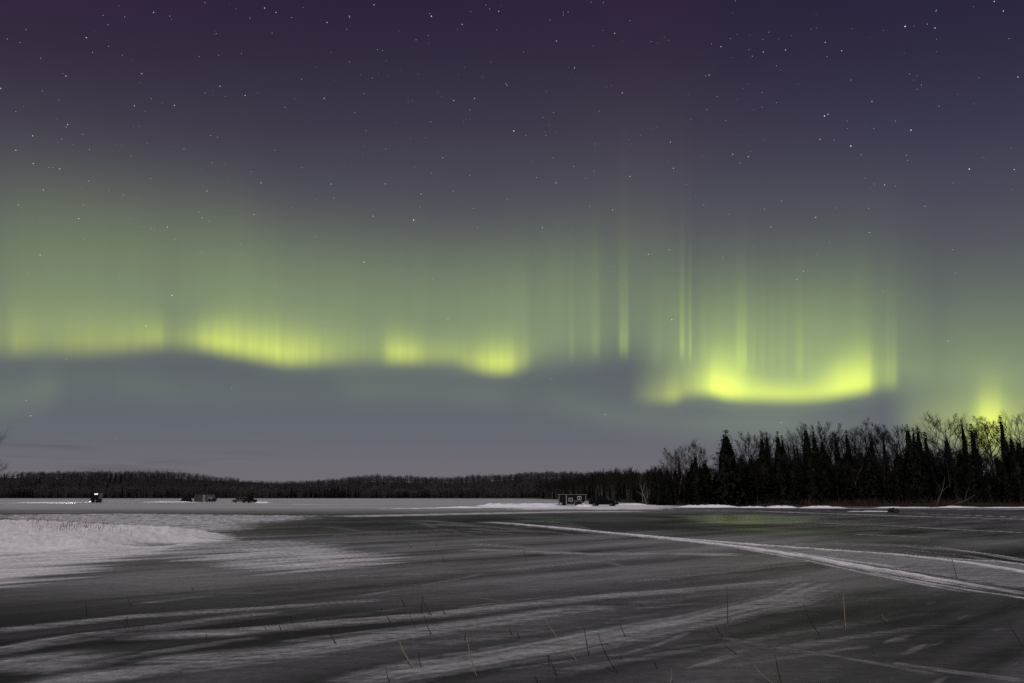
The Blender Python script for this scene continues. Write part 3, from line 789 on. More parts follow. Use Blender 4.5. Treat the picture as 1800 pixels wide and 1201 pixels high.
def make_conifer(seed, rad, top_pow, whorls=44, per=9, droop=.32, bare_low=0.02, clump=.42):
    r = random.Random(seed)
    T, C = MB(), MB()
    T.quad_strip_tube([(0, 0, 0), (0.03, 0, 3), (-.02, .03, 6.5), (0, 0, 9.6)], [.17, .13, .075, .015], 6)
    for w in range(whorls):
        t = bare_low + (1 - bare_low) * (w + r.uniform(0, .7)) / whorls
        z = t * 10
        L0 = rad * ((1 - t) ** top_pow) + .07
        uneven = r.uniform(.72, 1.12)
        n = max(4, int(per * (.5 + .6 * (1 - t))))
        for k in range(n):
            a = 6.283 * k / n + r.uniform(-.4, .4) + w * .7
            L = L0 * uneven * r.uniform(.62, 1.18)
            d = Vector((math.cos(a), math.sin(a), 0)); s = Vector((-d.y, d.x, 0))
            m_ = max(3, int(L / (clump * .36)))
            for j in range(m_):
                u = (j + r.random() * .8) / m_
                p = d * L * u + s * r.uniform(-.16, .16) * L * u + Vector((0, 0, z - droop * L * u * u + .10 * L * u + r.uniform(-.07, .07)))
                c = clump * (1.05 - .5 * u) * r.uniform(.6, 1.15) * (.55 + .5 * min(1, L0 / .8))
                e = (d * r.uniform(.5, 1.1) + s * r.uniform(-.8, .8) + Vector((0, 0, r.uniform(-.55, .35)))).normalized() * c
                f = (s * r.uniform(.6, 1) + d * r.uniform(-.4, .4) + Vector((0, 0, r.uniform(-.5, .5)))).normalized() * c * .5
                b = len(C.v)
                C.v += [(p - f * .8)[:], (p + e * .5 + f * .7)[:], (p + e)[:], (p + e * .45 - f * .9)[:]]
                C.f.append((b, b + 1, b + 2, b + 3))
    b = len(C.v); NL = 13                                    # the dense inner crown
    for i in range(NL):
        t = .02 + .90 * i / (NL - 1)
        for k in range(9):
            a = 6.283 * k / 9 + i * .3; q = (rad * ((1 - t) ** top_pow)) * .58 * r.uniform(.7, 1.15)
            C.v.append((math.cos(a) * q, math.sin(a) * q, t * 10 - .1 + r.uniform(-.15, .15)))
    for i in range(NL - 1):
        for k in range(9): C.f.append((b + i * 9 + k, b + i * 9 + (k + 1) % 9, b + i * 9 + 9 + (k + 1) % 9, b + i * 9 + 9 + k))
    for k in range(14):                                     # leader
        z = 9.55 + .45 * k / 14; a = k * 2.4; c = .10 * (1.1 - k / 14)
        b = len(C.v); C.v += [(0, 0, z - .06), (math.cos(a) * c, math.sin(a) * c, z), (0, 0, z + .12)]; C.f.append((b, b + 1, b + 2))
    return T, C

def tree_proto(name, TC, m_t, m_c):
    k = 10.0 / np.percentile([v[2] for v in TC[1].v], 99.8)            # crown top at 10 m
    for q in TC: q.v = [(v[0] * k, v[1] * k, v[2] * k) for v in q.v]
    return (name, TC[0].mesh('trunk', m_t), TC[1].mesh('crown', m_c))
P_CON = [tree_proto('spruce_tree', make_conifer(11, 2.3, .80, 46, 9), M['bark'], M['needles']),
         tree_proto('spruce_tree', make_conifer(12, 1.6, .85, 50, 8), M['bark'], M['needles']),
         tree_proto('spruce_tree', make_conifer(13, 1.15, .80, 56, 8, clump=.32), M['bark'], M['needles']),
         tree_proto('spruce_tree', make_conifer(14, 1.9, .60, 44, 9, droop=.2), M['bark'], M['needles'])]
P_BARE = [tree_proto('bare_tree', make_bare(21, 4.6, 13, .34, .75, 1.15), M['bark'], M['twig']),
          tree_proto('bare_tree', make_bare(22, 3.9, 13, .40, .90, 1.15), M['bark'], M['twig']),
          tree_proto('bare_tree', make_bare(23, 3.2, 14, .38, .95, 1.15), M['bark'], M['twig']),
          tree_proto('bare_tree', make_bare(24, 4.0, 9, .30, .8, 1.15, stems=2), M['bark'], M['twig']),
          tree_proto('bare_tree', make_bare(27, 5.4, 15, .30, .58, 1.2), M['bark'], M['twig'])]
P_BIRCH = [tree_proto('birch_tree', make_bare(31, 3.2, 12, .42, .9, 1.05, .12, .05), M['birch_bark'], M['grey_twig']),
           tree_proto('birch_tree', make_bare(32, 2.7, 11, .48, .95, 1.05, .11, .10), M['birch_bark'], M['grey_twig']),
           tree_proto('birch_tree', make_bare(33, 3.6, 9, .36, .85, 1.05, .12, .05, stems=3), M['birch_bark'], M['grey_twig'])]

def plant(proto, x, y, height, wide, label, cat, group=None, rz=None, tilt=(0, 0), z=None):
    name, mt, mc = proto
    zz_ = hz(x, y) - .05 if z is None else z
    e = empty(name, (x, y, zz_), rng.uniform(0, 6.28) if rz is None else rz)
    s = height / 10.0
    e.scale = (s * wide, s * wide, s)
    if tilt != (0, 0): e.rotation_euler = (tilt[0], tilt[1], e.rotation_euler.z)
    link('trunk', mt, e); link('crown', mc, e)
    return tag(e, label, cat, group)
def plant_at(proto, px, ytop, D, wide, label, cat, group=None, **k):
    t = at(px, ytop, D)
    return plant(proto, t.x, D, t.z - hz(t.x, D) + .1, wide, label, cat, group, **k)

# spruces that stand out against the sky on the near right shore
SPR = [
    (1275, 757, 168.5, 0, 1.45, 'broad full spruce standing clear at the left end of the near dark wood'),
    (1221, 797, 174, 0, .9, 'small dark spruce in front of the bare crown left of the broad full spruce'),
    (1193, 800, 190, 2, .9, 'thin spruce spike behind the leaning pale birch at the point'),
    (1338, 763, 172, 0, .85, 'spruce just right of the rounded bare crown beside the broad full spruce'),
    (1347, 760, 188, 2, 1.0, 'slim spruce spire, second of the close pair right of the broad full spruce'),
    (1366, 759, 171, 0, .80, 'pointed spruce standing alone in a gap of sky, with a twin tip on its right'),
    (1374, 766, 182, 2, 1.1, 'lower twin tip of the spruce pair in the sky gap'),
    (1395, 783, 178, 2, .8, 'short spruce tip, lowest in the dip of the skyline'),
    (1400, 776, 186, 2, .7, 'thin spruce tip left of the tall dark spire with bare crowns on both sides'),
    (1415, 746, 168, 0, .72, 'tall dark spruce spire with bare crowns on both sides'),
    (1430, 759, 178, 1, .95, 'shorter spruce right beside the tall dark spire'),
    (1444, 768, 172, 0, .8, 'heavy spruce shoulder below the bare crown right of the tall spire'),
    (1468, 762, 182, 2, 1.2, 'narrow spruce spike left of the broad dark bare oak'),
    (1487, 757, 180, 2, 1.2, 'narrow spruce spike touching the left edge of the broad dark bare oak'),
    (1530, 766, 176, 1, 1.0, 'spruce top half hidden under the broad dark bare oak'),
    (1552, 770, 182, 2, 1.1, 'slim spruce between the two ragged bare crowns'),
    (1594, 747, 167, 0, .8, 'ragged spruce with a crooked top, left of the largest bare crown'),
    (1604, 753, 178, 2, 1.2, 'spruce tip second in the ragged group left of the largest bare crown'),
    (1612, 751, 182, 2, 1.3, 'spruce tip third in the ragged group left of the largest bare crown'),
    (1625, 760, 174, 1, .8, 'spruce under the left edge of the largest bare crown'),
    (1662, 766, 170, 3, .8, 'dark bushy spruce in front of the largest bare crown'),
    (1689, 737, 172, 2, .85, 'needle thin spruce spire right of the largest bare crown'),
    (1706, 746, 176, 1, .8, 'spruce between the needle thin spire and the pale forked birch'),
    (1757, 731, 170, 2, 1.0, 'sharp dark spire at the left foot of the rightmost bare crown'),
    (1775, 762, 165, 0, .7, 'wide low spruce below the rightmost bare crown'),
    (1808, 745, 168, 1, 1.0, 'spruce cut off by the right edge of the photo'),
]
for px, yt, D, v_, w_, lab in SPR:
    plant_at(P_CON[v_], px, yt, D, w_ * 1.22, lab, 'spruce', 'spruces standing out on the right shore')

BARE = [
    (1184, 783, 178, 'birch', 2, 1.0, 'pale many stemmed birch with fine fan crown at the wooded point'),
    (1222, 773, 184, 'bare', 1, .80, 'bare tree with an upright crown left of the broad full spruce'),
    (1162, 818, 196, 'bare', 2, 1.1, 'low bare tree at the outer end of the wooded point'),
    (1312, 759, 190, 'bare', 1, .95, 'rounded bare crown right beside the broad full spruce'),
    (1344, 757, 198, 'bare', 2, .9, 'thin bare crown rising behind the close pair of spruces'),
    (1383, 770, 196, 'bare', 2, .8, 'small bare crown right of the twin tipped spruces'),
    (1407, 742, 184, 'bare', 0, .72, 'tall bare tree touching the tall dark spire on its left'),
    (1443, 741, 186, 'bare', 1, .95, 'tall bare tree just right of the tall dark spire'),
    (1463, 757, 190, 'bare', 2, .9, 'pale thin bare crown left of the narrow spruce spikes'),
    (1517, 736, 178, 'bare', 0, .95, 'broad dark bare oak with arching limbs in mid wood'),
    (1495, 745, 185, 'bare', 3, .8, 'bare twin stemmed tree leaning at the left side of the dark oak'),
    (1546, 743, 182, 'bare', 2, 1.1, 'ragged bare crown just right of the dark oak'),
    (1577, 746, 186, 'bare', 1, .9, 'ragged bare crown left of the crooked topped spruce'),
    (1655, 724, 176, 'bare', 4, 1.05, 'largest bare crown of the wood, spreading in a wide fan'),
    (1708, 741, 184, 'bare', 1, .9, 'bare crown right of the needle thin spruce spire'),
    (1735, 729, 174, 'birch', 0, 1.25, 'pale forked birch in front of the brightest glow at the right'),
    (1784, 722, 172, 'bare', 4, .85, 'rightmost bare crown, dense and rounded, by the edge of the photo'),
    (1822, 735, 178, 'bare', 0, .9, 'bare tree partly beyond the right edge of the photo'),
]
for px, yt, D, kind, v_, w_, lab in BARE:
    P = P_BIRCH if kind == 'birch' else P_BARE
    plant_at(P[v_], px, yt, D, w_ * 1.28, lab, 'birch' if kind == 'birch' else 'bare tree', 'leafless trees standing out on the right shore')

# skyline of the right wood, and the dark trees that fill it below
def sky_y(px):
    return float(np.interp(px, [1130, 1160, 1200, 1240, 1262, 1300, 1350, 1400, 1450, 1500, 1560, 1600, 1650, 1700, 1750, 1790, 1950, 2200], [828, 822, 815, 806, 800, 798, 794, 794, 787, 787, 788, 777, 780, 797, 799, 771, 766, 760]))
for i in range(170):
    px = 1150 + (i + rng.uniform(-.4, .4)) * 5.1
    D = rng.choice([168, 171, 175, 180, 186, 194, 203])
    if px < 1290: D = max(D, 176)
    yt = sky_y(px) + rng.uniform(-2, 34)
    if rng.random() < .55:
        plant_at(P_CON[rng.choice([0, 0, 3, 3])], px, yt, D, rng.uniform(1.25, 1.9), 'dark spruce lost in the black mass of the near right wood', 'spruce', 'spruces within the black right wood')
    else:
        plant_at(P_BARE[rng.randrange(5)], px, yt - 6, D, rng.uniform(1.0, 1.45), 'leafless tree lost in the black mass of the near right wood', 'bare tree', 'leafless trees within the black right wood')
for i in range(30):
    px = 1165 + i * 27 + rng.uniform(-9, 9)
    D = np.interp(px, [1150, 1300, 1800, 2000], [180, 170, 160, 154]) + rng.uniform(0, 4)
    plant_at(P_CON[rng.choice([0, 3])], px, rng.uniform(818, 842), D, rng.uniform(1.2, 1.5), 'low dark spruce along the water edge of the near right wood', 'spruce', 'low spruces along the right water edge')

# the wood running back along the bay, between the point and the far shore
sh = [np.array(shore_pt(p, d)) for p, d in ((938, 600), (962, 500), (992, 420), (1030, 345), (1068, 285), (1098, 245), (1122, 212), (1140, 190))]
sl = [0]
for a, b in zip(sh[:-1], sh[1:]): sl.append(sl[-1] + np.hypot(*(b - a)))
def along(t):
    s_ = t * sl[-1]
    return np.array([np.interp(s_, sl, [p[0] for p in sh]), np.interp(s_, sl, [p[1] for p in sh])])
for row, (off, n) in enumerate(((3, 44), (11, 40), (24, 36), (42, 30))):
    for i in range(n):
        t = ((i + rng.uniform(.1, .9)) / n) ** .8
        p = along(t)
        x, y = p[0] + off * rng.uniform(.7, 1.3), p[1] + rng.uniform(-2, 4)
        h = rng.uniform(11, 15.5) * (1.0 if row < 2 else 1.12) * float(np.interp(y, [190, 230, 300, 400], [.62, .74, .92, 1.0]))
        q = rng.random()
        if q < .22: plant(P_CON[rng.choice([1, 2, 0])], x, y, h * rng.uniform(.45, .9), 1.1, 'dark spruce among the bare trees along the receding bay shore', 'spruce', 'spruces along the bay shore')
        elif q < .40: plant(P_BIRCH[rng.randrange(2)], x, y, h, 1.1, 'pale stemmed birch in the wood along the receding bay shore', 'birch', 'birches along the bay shore')
        else: plant(P_BARE[rng.randrange(5)], x, y, h, 1.0, 'leafless tree in the wood along the receding bay shore', 'bare tree', 'leafless trees along the bay shore')

# far wood: one mass of slender leafless trees with dark conifers near the water
def far_wood():
    r = np.random.default_rng(5)
    V, Fc, Mi = [], [], []
    nv = 0
    def add(tri, mi):
        nonlocal nv
        k = len(tri)
        V.append(tri.reshape(-1, 3)); Fc.append(np.arange(k * 3).reshape(-1, 3) + nv); Mi.append(np.full(k, mi)); nv += k * 3
    n = 9500
    X = r.uniform(-650, 190, n); dep = np.abs(r.normal(0, 1, n)); dep = np.where(r.random(n) < .22, r.uniform(3, 28, n), r.uniform(10, 320, n))
    Yb = np.interp(X, [p[0] for p in SHORE[:8]] + [60], [p[1] for p in SHORE[:8]] + [690])
    Y = Yb + dep
    Z = hill(X, Y)
    d, _ = poly_line_dist(X, Y, SHORE)
    ok = in_poly(X, Y, LANDPOLY) & (d > 1.5)
    con_p = 0.10 + 0.55 * ((X > -205) & (X < -165) & (dep < 60)) + .35 * ((X > -120) & (X < -80) & (dep < 40)) + .3 * (np.abs(X + 480) < 12)
    wave = vnoise(X / 22.0, X * 0 + .5, 61) * .22 + vnoise(X / 7.0, Y / 40, 62) * .14
    for x, y, z, dp, g, wv in zip(X[ok], Y[ok], Z[ok], dep[ok], con_p[ok], wave[ok]):
        h = r.uniform(7.5, 11) * (1 + wv) * (0.85 if dp < 12 else 1.0)
        if r.random() < g:
            h *= .8; m_ = 90
            t = r.random(m_) ** 1.3; a = r.random(m_) * 6.283; L = h * .17 * (1 - t) + .12
            c = np.stack([np.cos(a) * L, np.sin(a) * L, t * h], -1) + (x, y, z)
            c0 = np.stack([np.cos(a) * L * .1, np.sin(a) * L * .1, t * h + .35], -1) + (x, y, z)
            sd_ = np.stack([-np.sin(a), np.cos(a), np.zeros(m_)], -1) * (L * .5 + .15)[:, None]
            add(np.stack([c0, c + sd_ + (0, 0, -.3), c - sd_ + (0, 0, -.1)], 1), 2)
            continue
        birch = r.random() < .16
        ln = r.normal(0, .05, 2) + (r.random() < .12) * r.normal(0, .2, 2)
        tr = .10 if not birch else .12
        top = np.array([x + ln[0] * h, y + ln[1] * h, z + h * .74])
        for k in range(3):
            a0, a1 = k * 2.094, (k + 1) * 2.094
            b0 = np.array([x + math.cos(a0) * tr, y + math.sin(a0) * tr, z]); b1 = np.array([x + math.cos(a1) * tr, y + math.sin(a1) * tr, z])
            add(np.array([[b0, b1, top]]), 1 if birch else 0)
        m_ = 74
        t = r.uniform(.12, 1.0, m_); w = h * .26 * np.sin(np.clip((t - .05) / .98, 0, 1) * 2.6 + .05).clip(0, 1) ** .7 + .1
        a = r.random(m_) * 6.283
        p0 = np.stack([x + ln[0] * h * t + np.cos(a) * w * .25 * r.random(m_), y + ln[1] * h * t + np.sin(a) * w * .25, z + t * h * .9], -1)
        le = r.uniform(-.1, .75, m_)
        p1 = p0 + np.stack([np.cos(a) * w * .9, np.sin(a) * w * .9, le], -1)
        sdv = r.normal(0, 1, (m_, 3)); sdv /= np.linalg.norm(sdv, axis=1)[:, None]
        add(np.stack([p0 - sdv * .10, p0 + sdv * .10, p1], 1), 3)
    me = np_mesh('far_wood', np.concatenate(V), faces3=np.concatenate(Fc), mats=[M['bark'], M['birch_bark'], M['needles'], M['far_twig']], mat_idx=np.concatenate(Mi))
    return tag(link('far_wood', me), 'dark leafless wood covering the low hills across the lake', 'wood', kind='stuff')
M['far_twig'] = mat('far_twig', (0.062, 0.052, 0.053), 0.9, 0.1, var=0.5, scale=.05)
far_wood()
# pale birches at the far water edge whose trunks can be made out
for i, px in enumerate([22, 60, 82, 97, 110, 124, 138, 196, 222, 251, 318, 345, 371, 430, 470, 541, 550, 560, 676, 770, 806, 846, 902]):
    X = (px - 900) / F / 1.025
    D = 668 + rng.uniform(2, 9)
    for _ in range(3): D = float(np.interp(X * D, [p[0] for p in SHORE[:8]] + [60], [p[1] for p in SHORE[:8]] + [690])) + rng.uniform(2.5, 8)
    plant(P_BIRCH[rng.randrange(2)], X * D, D, rng.uniform(9.5, 12.5), 1.0, 'pale trunked birch at the foot of the far wood across the lake', 'birch', 'birches along the far shore')
for i, px in enumerate([53, 57, 214, 294, 576, 582, 588, 594, 601, 606, 612, 624, 630, 404, 512, 519]):
    X = (px - 900) / F / 1.025; D = 672.0
    for _ in range(3): D = float(np.interp(X * D, [p[0] for p in SHORE[:8]] + [60], [p[1] for p in SHORE[:8]] + [690])) + rng.uniform(2.5, 5)
    plant(P_CON[rng.choice([1, 2])], X * D, D, rng.uniform(8, 13), 1.1, 'dark spruce at the foot of the far wood across the lake', 'spruce', 'spruces along the far shore')

# bare tree outside the left edge whose branch tips reach into the picture
tl = at(-50, 770, 62)
plant(P_BARE[4], tl.x, 62, 9.6, .78, 'bare tree whose twig tips reach in at the left edge', 'bare tree', rz=.6, z=-.1)

# leaning and fallen wood on the right shore
def limb_obj(name, lines, m_, label, cat):
    b = MB()
    for pts, r0, r1 in lines:
        n_ = len(pts); b.quad_strip_tube(pts, [r0 + (r1 - r0) * i / (n_ - 1) for i in range(n_)], 5)
    return tag(b.build(name, m_), label, cat)
def line_at(pxs, D): return [at(x, y, D) for x, y in pxs]
def limb_thing(name, D, main, branches, m_, label, cat, r0):
    base = at(main[0][0], main[0][1], D)
    zb = hz(base.x, D)
    e = empty(name, (base.x, D, zb))
    off = Vector((base.x, D, zb)); dzz = zb - base.z
    def cv(l, dd=0): return [at(x, y, D + dd * i) - off + Vector((0, 0, dzz)) for i, (x, y) in enumerate(l)]
    t = MB(); P = cv(main); P[0].z -= .15
    t.quad_strip_tube(P, [r0 * (1 - .7 * i / (len(P) - 1)) for i in range(len(P))], 6)
    t.build('trunk', m_, e)
    for k, l in enumerate(branches):
        b = MB(); Q = cv(l); b.quad_strip_tube(Q, [r0 * .5 * (1 - .7 * i / (len(Q) - 1)) for i in range(len(Q))], 5)
        b.build('branch', m_, e)
    return tag(e, label, cat)
limb_thing('leaning_birch', 182, [(1139, 885), (1134, 872), (1129, 858), (1124, 843)], [[(1132, 866), (1124, 860), (1118, 857)], [(1129, 858), (1132, 848), (1135, 840)]], M['birch_bark'], 'pale dead birch leaning left at the tip of the wooded point', 'birch', .16)
limb_thing('leaning_birch', 158.5, [(1646, 889), (1651, 876), (1656, 864), (1659, 850), (1661, 838)], [[(1656, 864), (1664, 857), (1672, 851)], [(1655, 866), (1652, 858), (1650, 852)]], M['deadwood'], 'grey dead trunk with a small fork leaning right over the brush', 'dead tree', .13)
limb_thing('fallen_tree', 157.5, [(1668, 890), (1682, 885), (1693, 882), (1703, 877), (1714, 870)], [[(1696, 881), (1699, 866), (1704, 855)], [(1688, 883), (1683, 876), (1680, 868)], [(1682, 885), (1690, 890), (1696, 891)]], M['deadwood'], 'fallen grey tree lying over the shore snow with limbs raised', 'dead tree', .14)
limb_thing('leaning_birch', 171, [(1504, 889), (1505, 853), (1508, 842), (1514, 831), (1518, 820)], [[(1510, 838), (1502, 832), (1494, 828)]], M['birch_bark'], 'thin pale birch stem curving right, below the dark oak', 'birch', .10)
limb_thing('leaning_birch', 170, [(1516, 889), (1516, 870), (1516, 848)], [[(1516, 862), (1519, 852)]], M['birch_bark'], 'short straight pale stem right of the curving birch stem', 'birch', .07)
limb_thing('leaning_birch', 170, [(1767, 890), (1767, 840), (1763, 815), (1752, 790), (1740, 765)], [[(1763, 816), (1770, 795), (1774, 780)], [(1758, 803), (1748, 782), (1742, 772)]], M['birch_bark'], 'tall forked pale birch stem near the right edge', 'birch', .11)

# brush and dry grass along the water (nobody could count it)
def blades(name, spots, m_, h0, h1, wdt, label, cat, seed, lean=.5):
    r = np.random.default_rng(seed)
    S_ = np.asarray(spots); n_ = len(S_)
    h = r.uniform(h0, h1, n_); a = r.random(n_) * 6.283; l_ = np.abs(r.normal(0, lean, n_)) * h
    w = wdt * r.uniform(.6, 1.3, n_)
    c, s_ = np.cos(a), np.sin(a)
    a2 = r.random(n_) * 6.283
    side = np.stack([np.cos(a2) * w, np.sin(a2) * w, np.zeros(n_)], -1)
    m1 = S_ + np.stack([c * l_ * .35, s_ * l_ * .35, h * .6], -1)
    tp = S_ + np.stack([c * l_, s_ * l_, h], -1)
    V = np.stack([S_ - side, S_ + side, m1 + side * .7, m1 - side * .7, tp + side * .15, tp - side * .15], 1).reshape(-1, 3)
    b = np.arange(n_)[:, None] * 6
    q = np.concatenate([b + [0, 1, 2, 3], b + [3, 2, 4, 5]])
    return tag(link(name, np_mesh(name, V, faces4=q, mats=[m_])), label, cat, kind='stuff')
r_ = np.random.default_rng(3)
sp_ = []
dens = lambda px: 1.0 if (1255 < px < 1305 or 1500 < px < 1540 or 1400 < px < 1425 or 1640 < px < 1700) else .35
for _ in range(5200):
    px = r_.uniform(1135, 1900)
    if r_.random() > dens(px): continue
    D = np.interp(px, [1130, 1138, 1165, 1250, 1400, 1550, 1700, 1900], [205, 190, 176, 168, 163, 159, 156, 150]) + r_.uniform(.5, 5) ** 1.0
    X = (px - 900) / F / 1.025
    sp_.append((X * D, D, hz(X * D, D) - .05))
M['brush'] = mat('brown_brush', (0.045, 0.032, 0.022), 0.9, 0.1, var=0.5, scale=.4)
blades('shore_brush', sp_, M['brush'], .5, 1.7, .035, 'brown brush and dead grass along the near right shore', 'brush', 8)
sp_ = []
for _ in range(3500):
    x = r_.uniform(-640, 10)
    y = float(np.interp(x, [p[0] for p in SHORE[:8]] + [20], [p[1] for p in SHORE[:8]] + [660])) + r_.uniform(-1.5, 3)
    sp_.append((x, y, 0.0))
blades('far_shore_grass', sp_, M['brush'], .6, 1.5, .22, 'thin brown line of dead grass along the far shore', 'grass', 9)
sp_ = []
def gz_at(P):
    """sheet height at many points, by nearest grid node"""
    out = []
    for x, y in P:
        i = int(np.argmin(np.abs(dist - y))); j = int(np.argmin(np.abs(ths - x / y)))
        out.append((x, y, float(GZ[i * ncol + j]) - .01))
    return out
P = []
for _ in range(420):                                        # dense tufts along the crest of the drift
    px = r_.uniform(-60, 130) if r_.random() < .8 else r_.uniform(130, 215)
    py = np.interp(px, [-60, 0, 130, 215], [920, 921, 924, 930]) + r_.normal(0, .8)
    if r_.random() < .5: px = r_.choice([10, 48, 58, 64, 68]) + r_.normal(0, 7)
    P.append(gp(px, py))
for _ in range(190):                                        # loose stems on its face
    px = r_.normal(120, 34); py = r_.normal(941, 4.2) + (px - 110) * .01
    P.append(gp(px, py))
for _ in range(40):
    P.append(gp(r_.uniform(20, 240), r_.uniform(930, 955)))
blades('drift_grass', gz_at(P), M['dry_grass'], .12, .46, .011, 'tan dry grass poking through the left snow drift', 'grass', 10, .55)

# small stems and grit in the churned ice left of centre
P = [gp(r_.uniform(520, 800), r_.uniform(915, 945)) for _ in range(90)]
blades('ice_stubble', gz_at(P), M['reed_dark'], .06, .25, .010, 'broken reed stubble frozen in the ice left of the snow road', 'stubble', 12, .5)

# ------------------------------------------------------------------ snow piles
def mound(name, px0, px1, yb, h, depth, label, seed, lumps=4, group='ploughed snow piles', even=0.0):
    """a lumpy pile of ploughed snow: footprint from px0 to px1 at base row yb, height in metres"""
    a = gp(px0, yb); b = gp(px1, yb)
    cx, cy = (a[0] + b[0]) / 2, (a[1] + b[1]) / 2
    L = math.hypot(b[0] - a[0], b[1] - a[1])
    nu, nv_ = max(14, min(90, int(L / (.3 if L < 20 else .6)))), 12
    u = np.linspace(-1, 1, nu); v_ = np.linspace(-1, 1, nv_)
    U, Vv = np.meshgrid(u, v_, indexing='ij')
    x = U * L / 2; y = Vv * depth / 2
    env = np.clip(1 - np.abs(U) ** 3, 0, 1) * np.clip(1 - Vv ** 2, 0, 1)
    nz_ = .62 + .55 * fbm(x / (L / lumps) + seed * 7.3, y / 2 + seed, 3, seed) + .22 * fbm(x * 1.3, y * 1.3, 2, seed + 3)
    z = h * env * (np.clip(nz_, .12, 1.4) * (1 - even) + even) - .03
    ang = math.atan2(b[1] - a[1], b[0] - a[0])
    ii = np.arange(nu * nv_).reshape(nu, nv_)
    q = np.stack([ii[:-1, :-1], ii[1:, :-1], ii[1:, 1:], ii[:-1, 1:]], -1).reshape(-1, 4)
    o = link(name, np_mesh(name, np.stack([x.ravel(), y.ravel(), z.ravel()], -1), faces4=q, mats=[M['snow']], smooth=True))
    o.location = (cx, cy + depth * .3, 0); o.rotation_euler.z = ang
    return tag(o, label, 'snow pile', group)
mound('snow_pile', 834, 925, 890.5, 1.0, 6, 'long low snow pile well left of the dark fish house', 1, 5)
mound('snow_pile', 900, 985, 889.5, .85, 6, 'snow pile ending at the left corner of the dark fish house', 2, 4)
mound('snow_pile', 820, 1010, 892.5, .55, 4, 'lowest and longest snow ridge in front of the dark fish house', 3, 7)
mound('snow_pile', 760, 850, 893.5, .45, 4, 'small snow ridge at the far left of the pile row', 4, 3)
mound('snow_pile', 1011, 1042, 891.6, .95, 2.6, 'rounded snow heap between the dark fish house and the navy pickup', 5, 2)
mound('snow_pile', 1080, 1140, 888.0, .75, 5, 'smooth snow bank right of the navy pickup', 6, 2)
mound('snow_pile', 1188, 1305, 892.3, .78, 4, 'wide snow mound along the shore below the broad full spruce', 7, 3)
mound('snow_pile', 1296, 1352, 893.0, .5, 3, 'small jagged snow mound, second along the near right shore', 8, 3)
mound('snow_pile', 1345, 1406, 893.3, .72, 3, 'peaked snow mound in the middle of the near right shore', 9, 2)
mound('snow_pile', 1408, 1494, 893.6, .68, 3.5, 'long snow mound with a pointed right end on the near right shore', 10, 2)
mound('snow_pile', 1536, 1650, 893.0, .35, 3, 'flat snow ridge behind the dark stump on the ice', 11, 3)
mound('snow_pile', 1640, 1730, 892.6, .45, 3, 'snow ridge under the fallen grey tree', 12, 3)
mound('snow_pile', 1720, 1900, 893.2, .4, 3, 'low snow ridge along the shore at the right edge', 13, 3)
mound('snow_pile', 245, 345, 883.2, .55, 4, 'thin snow ridge left of the black tents', 14, 6)
mound('snow_pile', 446, 472, 884.6, .9, 4, 'snow ridge right behind the charcoal pickup', 15, 2)
mound('snow_pile', 147.5, 153, 883.9, .62, 1.4, 'lit snow clods beside the headlamp of the black truck', 16, 3)
mound('snow_pile', 15, 157, 884.0, .30, 3.4, 'low snow ridge lit white by the lamp of the black truck', 18, 8, even=.9)
mound('snow_pile', 1490, 1575, 899.5, .22, 2.0, 'thin snow ledge round the log and stump on the right ice', 17, 3)

# ------------------------------------------------------------------ vehicles
def arc(cx, cz, r, n=7):
    return [(cx + r * math.cos(t), cz + r * math.sin(t)) for t in [math.pi * k / n for k in range(n + 1)]]
def wheel(parent, x, y, r, w=.26):
    t = MB(); n = 18
    side = 1 if y > 0 else -1
    pts = []
    for rr, yy in ((r * .62, -w / 2), (r * .94, -w / 2), (r, -w * .3), (r, w * .3), (r * .94, w / 2), (r * .62, w / 2)): pts.append((rr, yy))
    for k in range(n):
        a = 2 * math.pi * k / n
        for rr, yy in pts: t.v.append((rr * math.cos(a), yy, rr * math.sin(a)))
    m_ = len(pts)
    for k in range(n):
        k2 = (k + 1) % n
        for i in range(m_):
            i2 = (i + 1) % m_
            t.f.append((k * m_ + i, k * m_ + i2, k2 * m_ + i2, k2 * m_ + i))
    wo_ = t.build('wheel', M['tyre'], parent, fix=True)
    wo_.location = (x, y, r)
    rm = MB()
    for s_ in (.36, .40):
        b = len(rm.v)
        for k in range(10): rm.v.append((r * (.62 if s_ == .36 else .5) * math.cos(k * .6283), side * w * s_, r * (.62 if s_ == .36 else .5) * math.sin(k * .6283)))
    for k in range(10): rm.f.append((k, (k + 1) % 10, 10 + (k + 1) % 10, 10 + k))
    rm.f.append(tuple(range(10, 20)))
    rm.build('rim', M['rim'], wo_, fix=True)

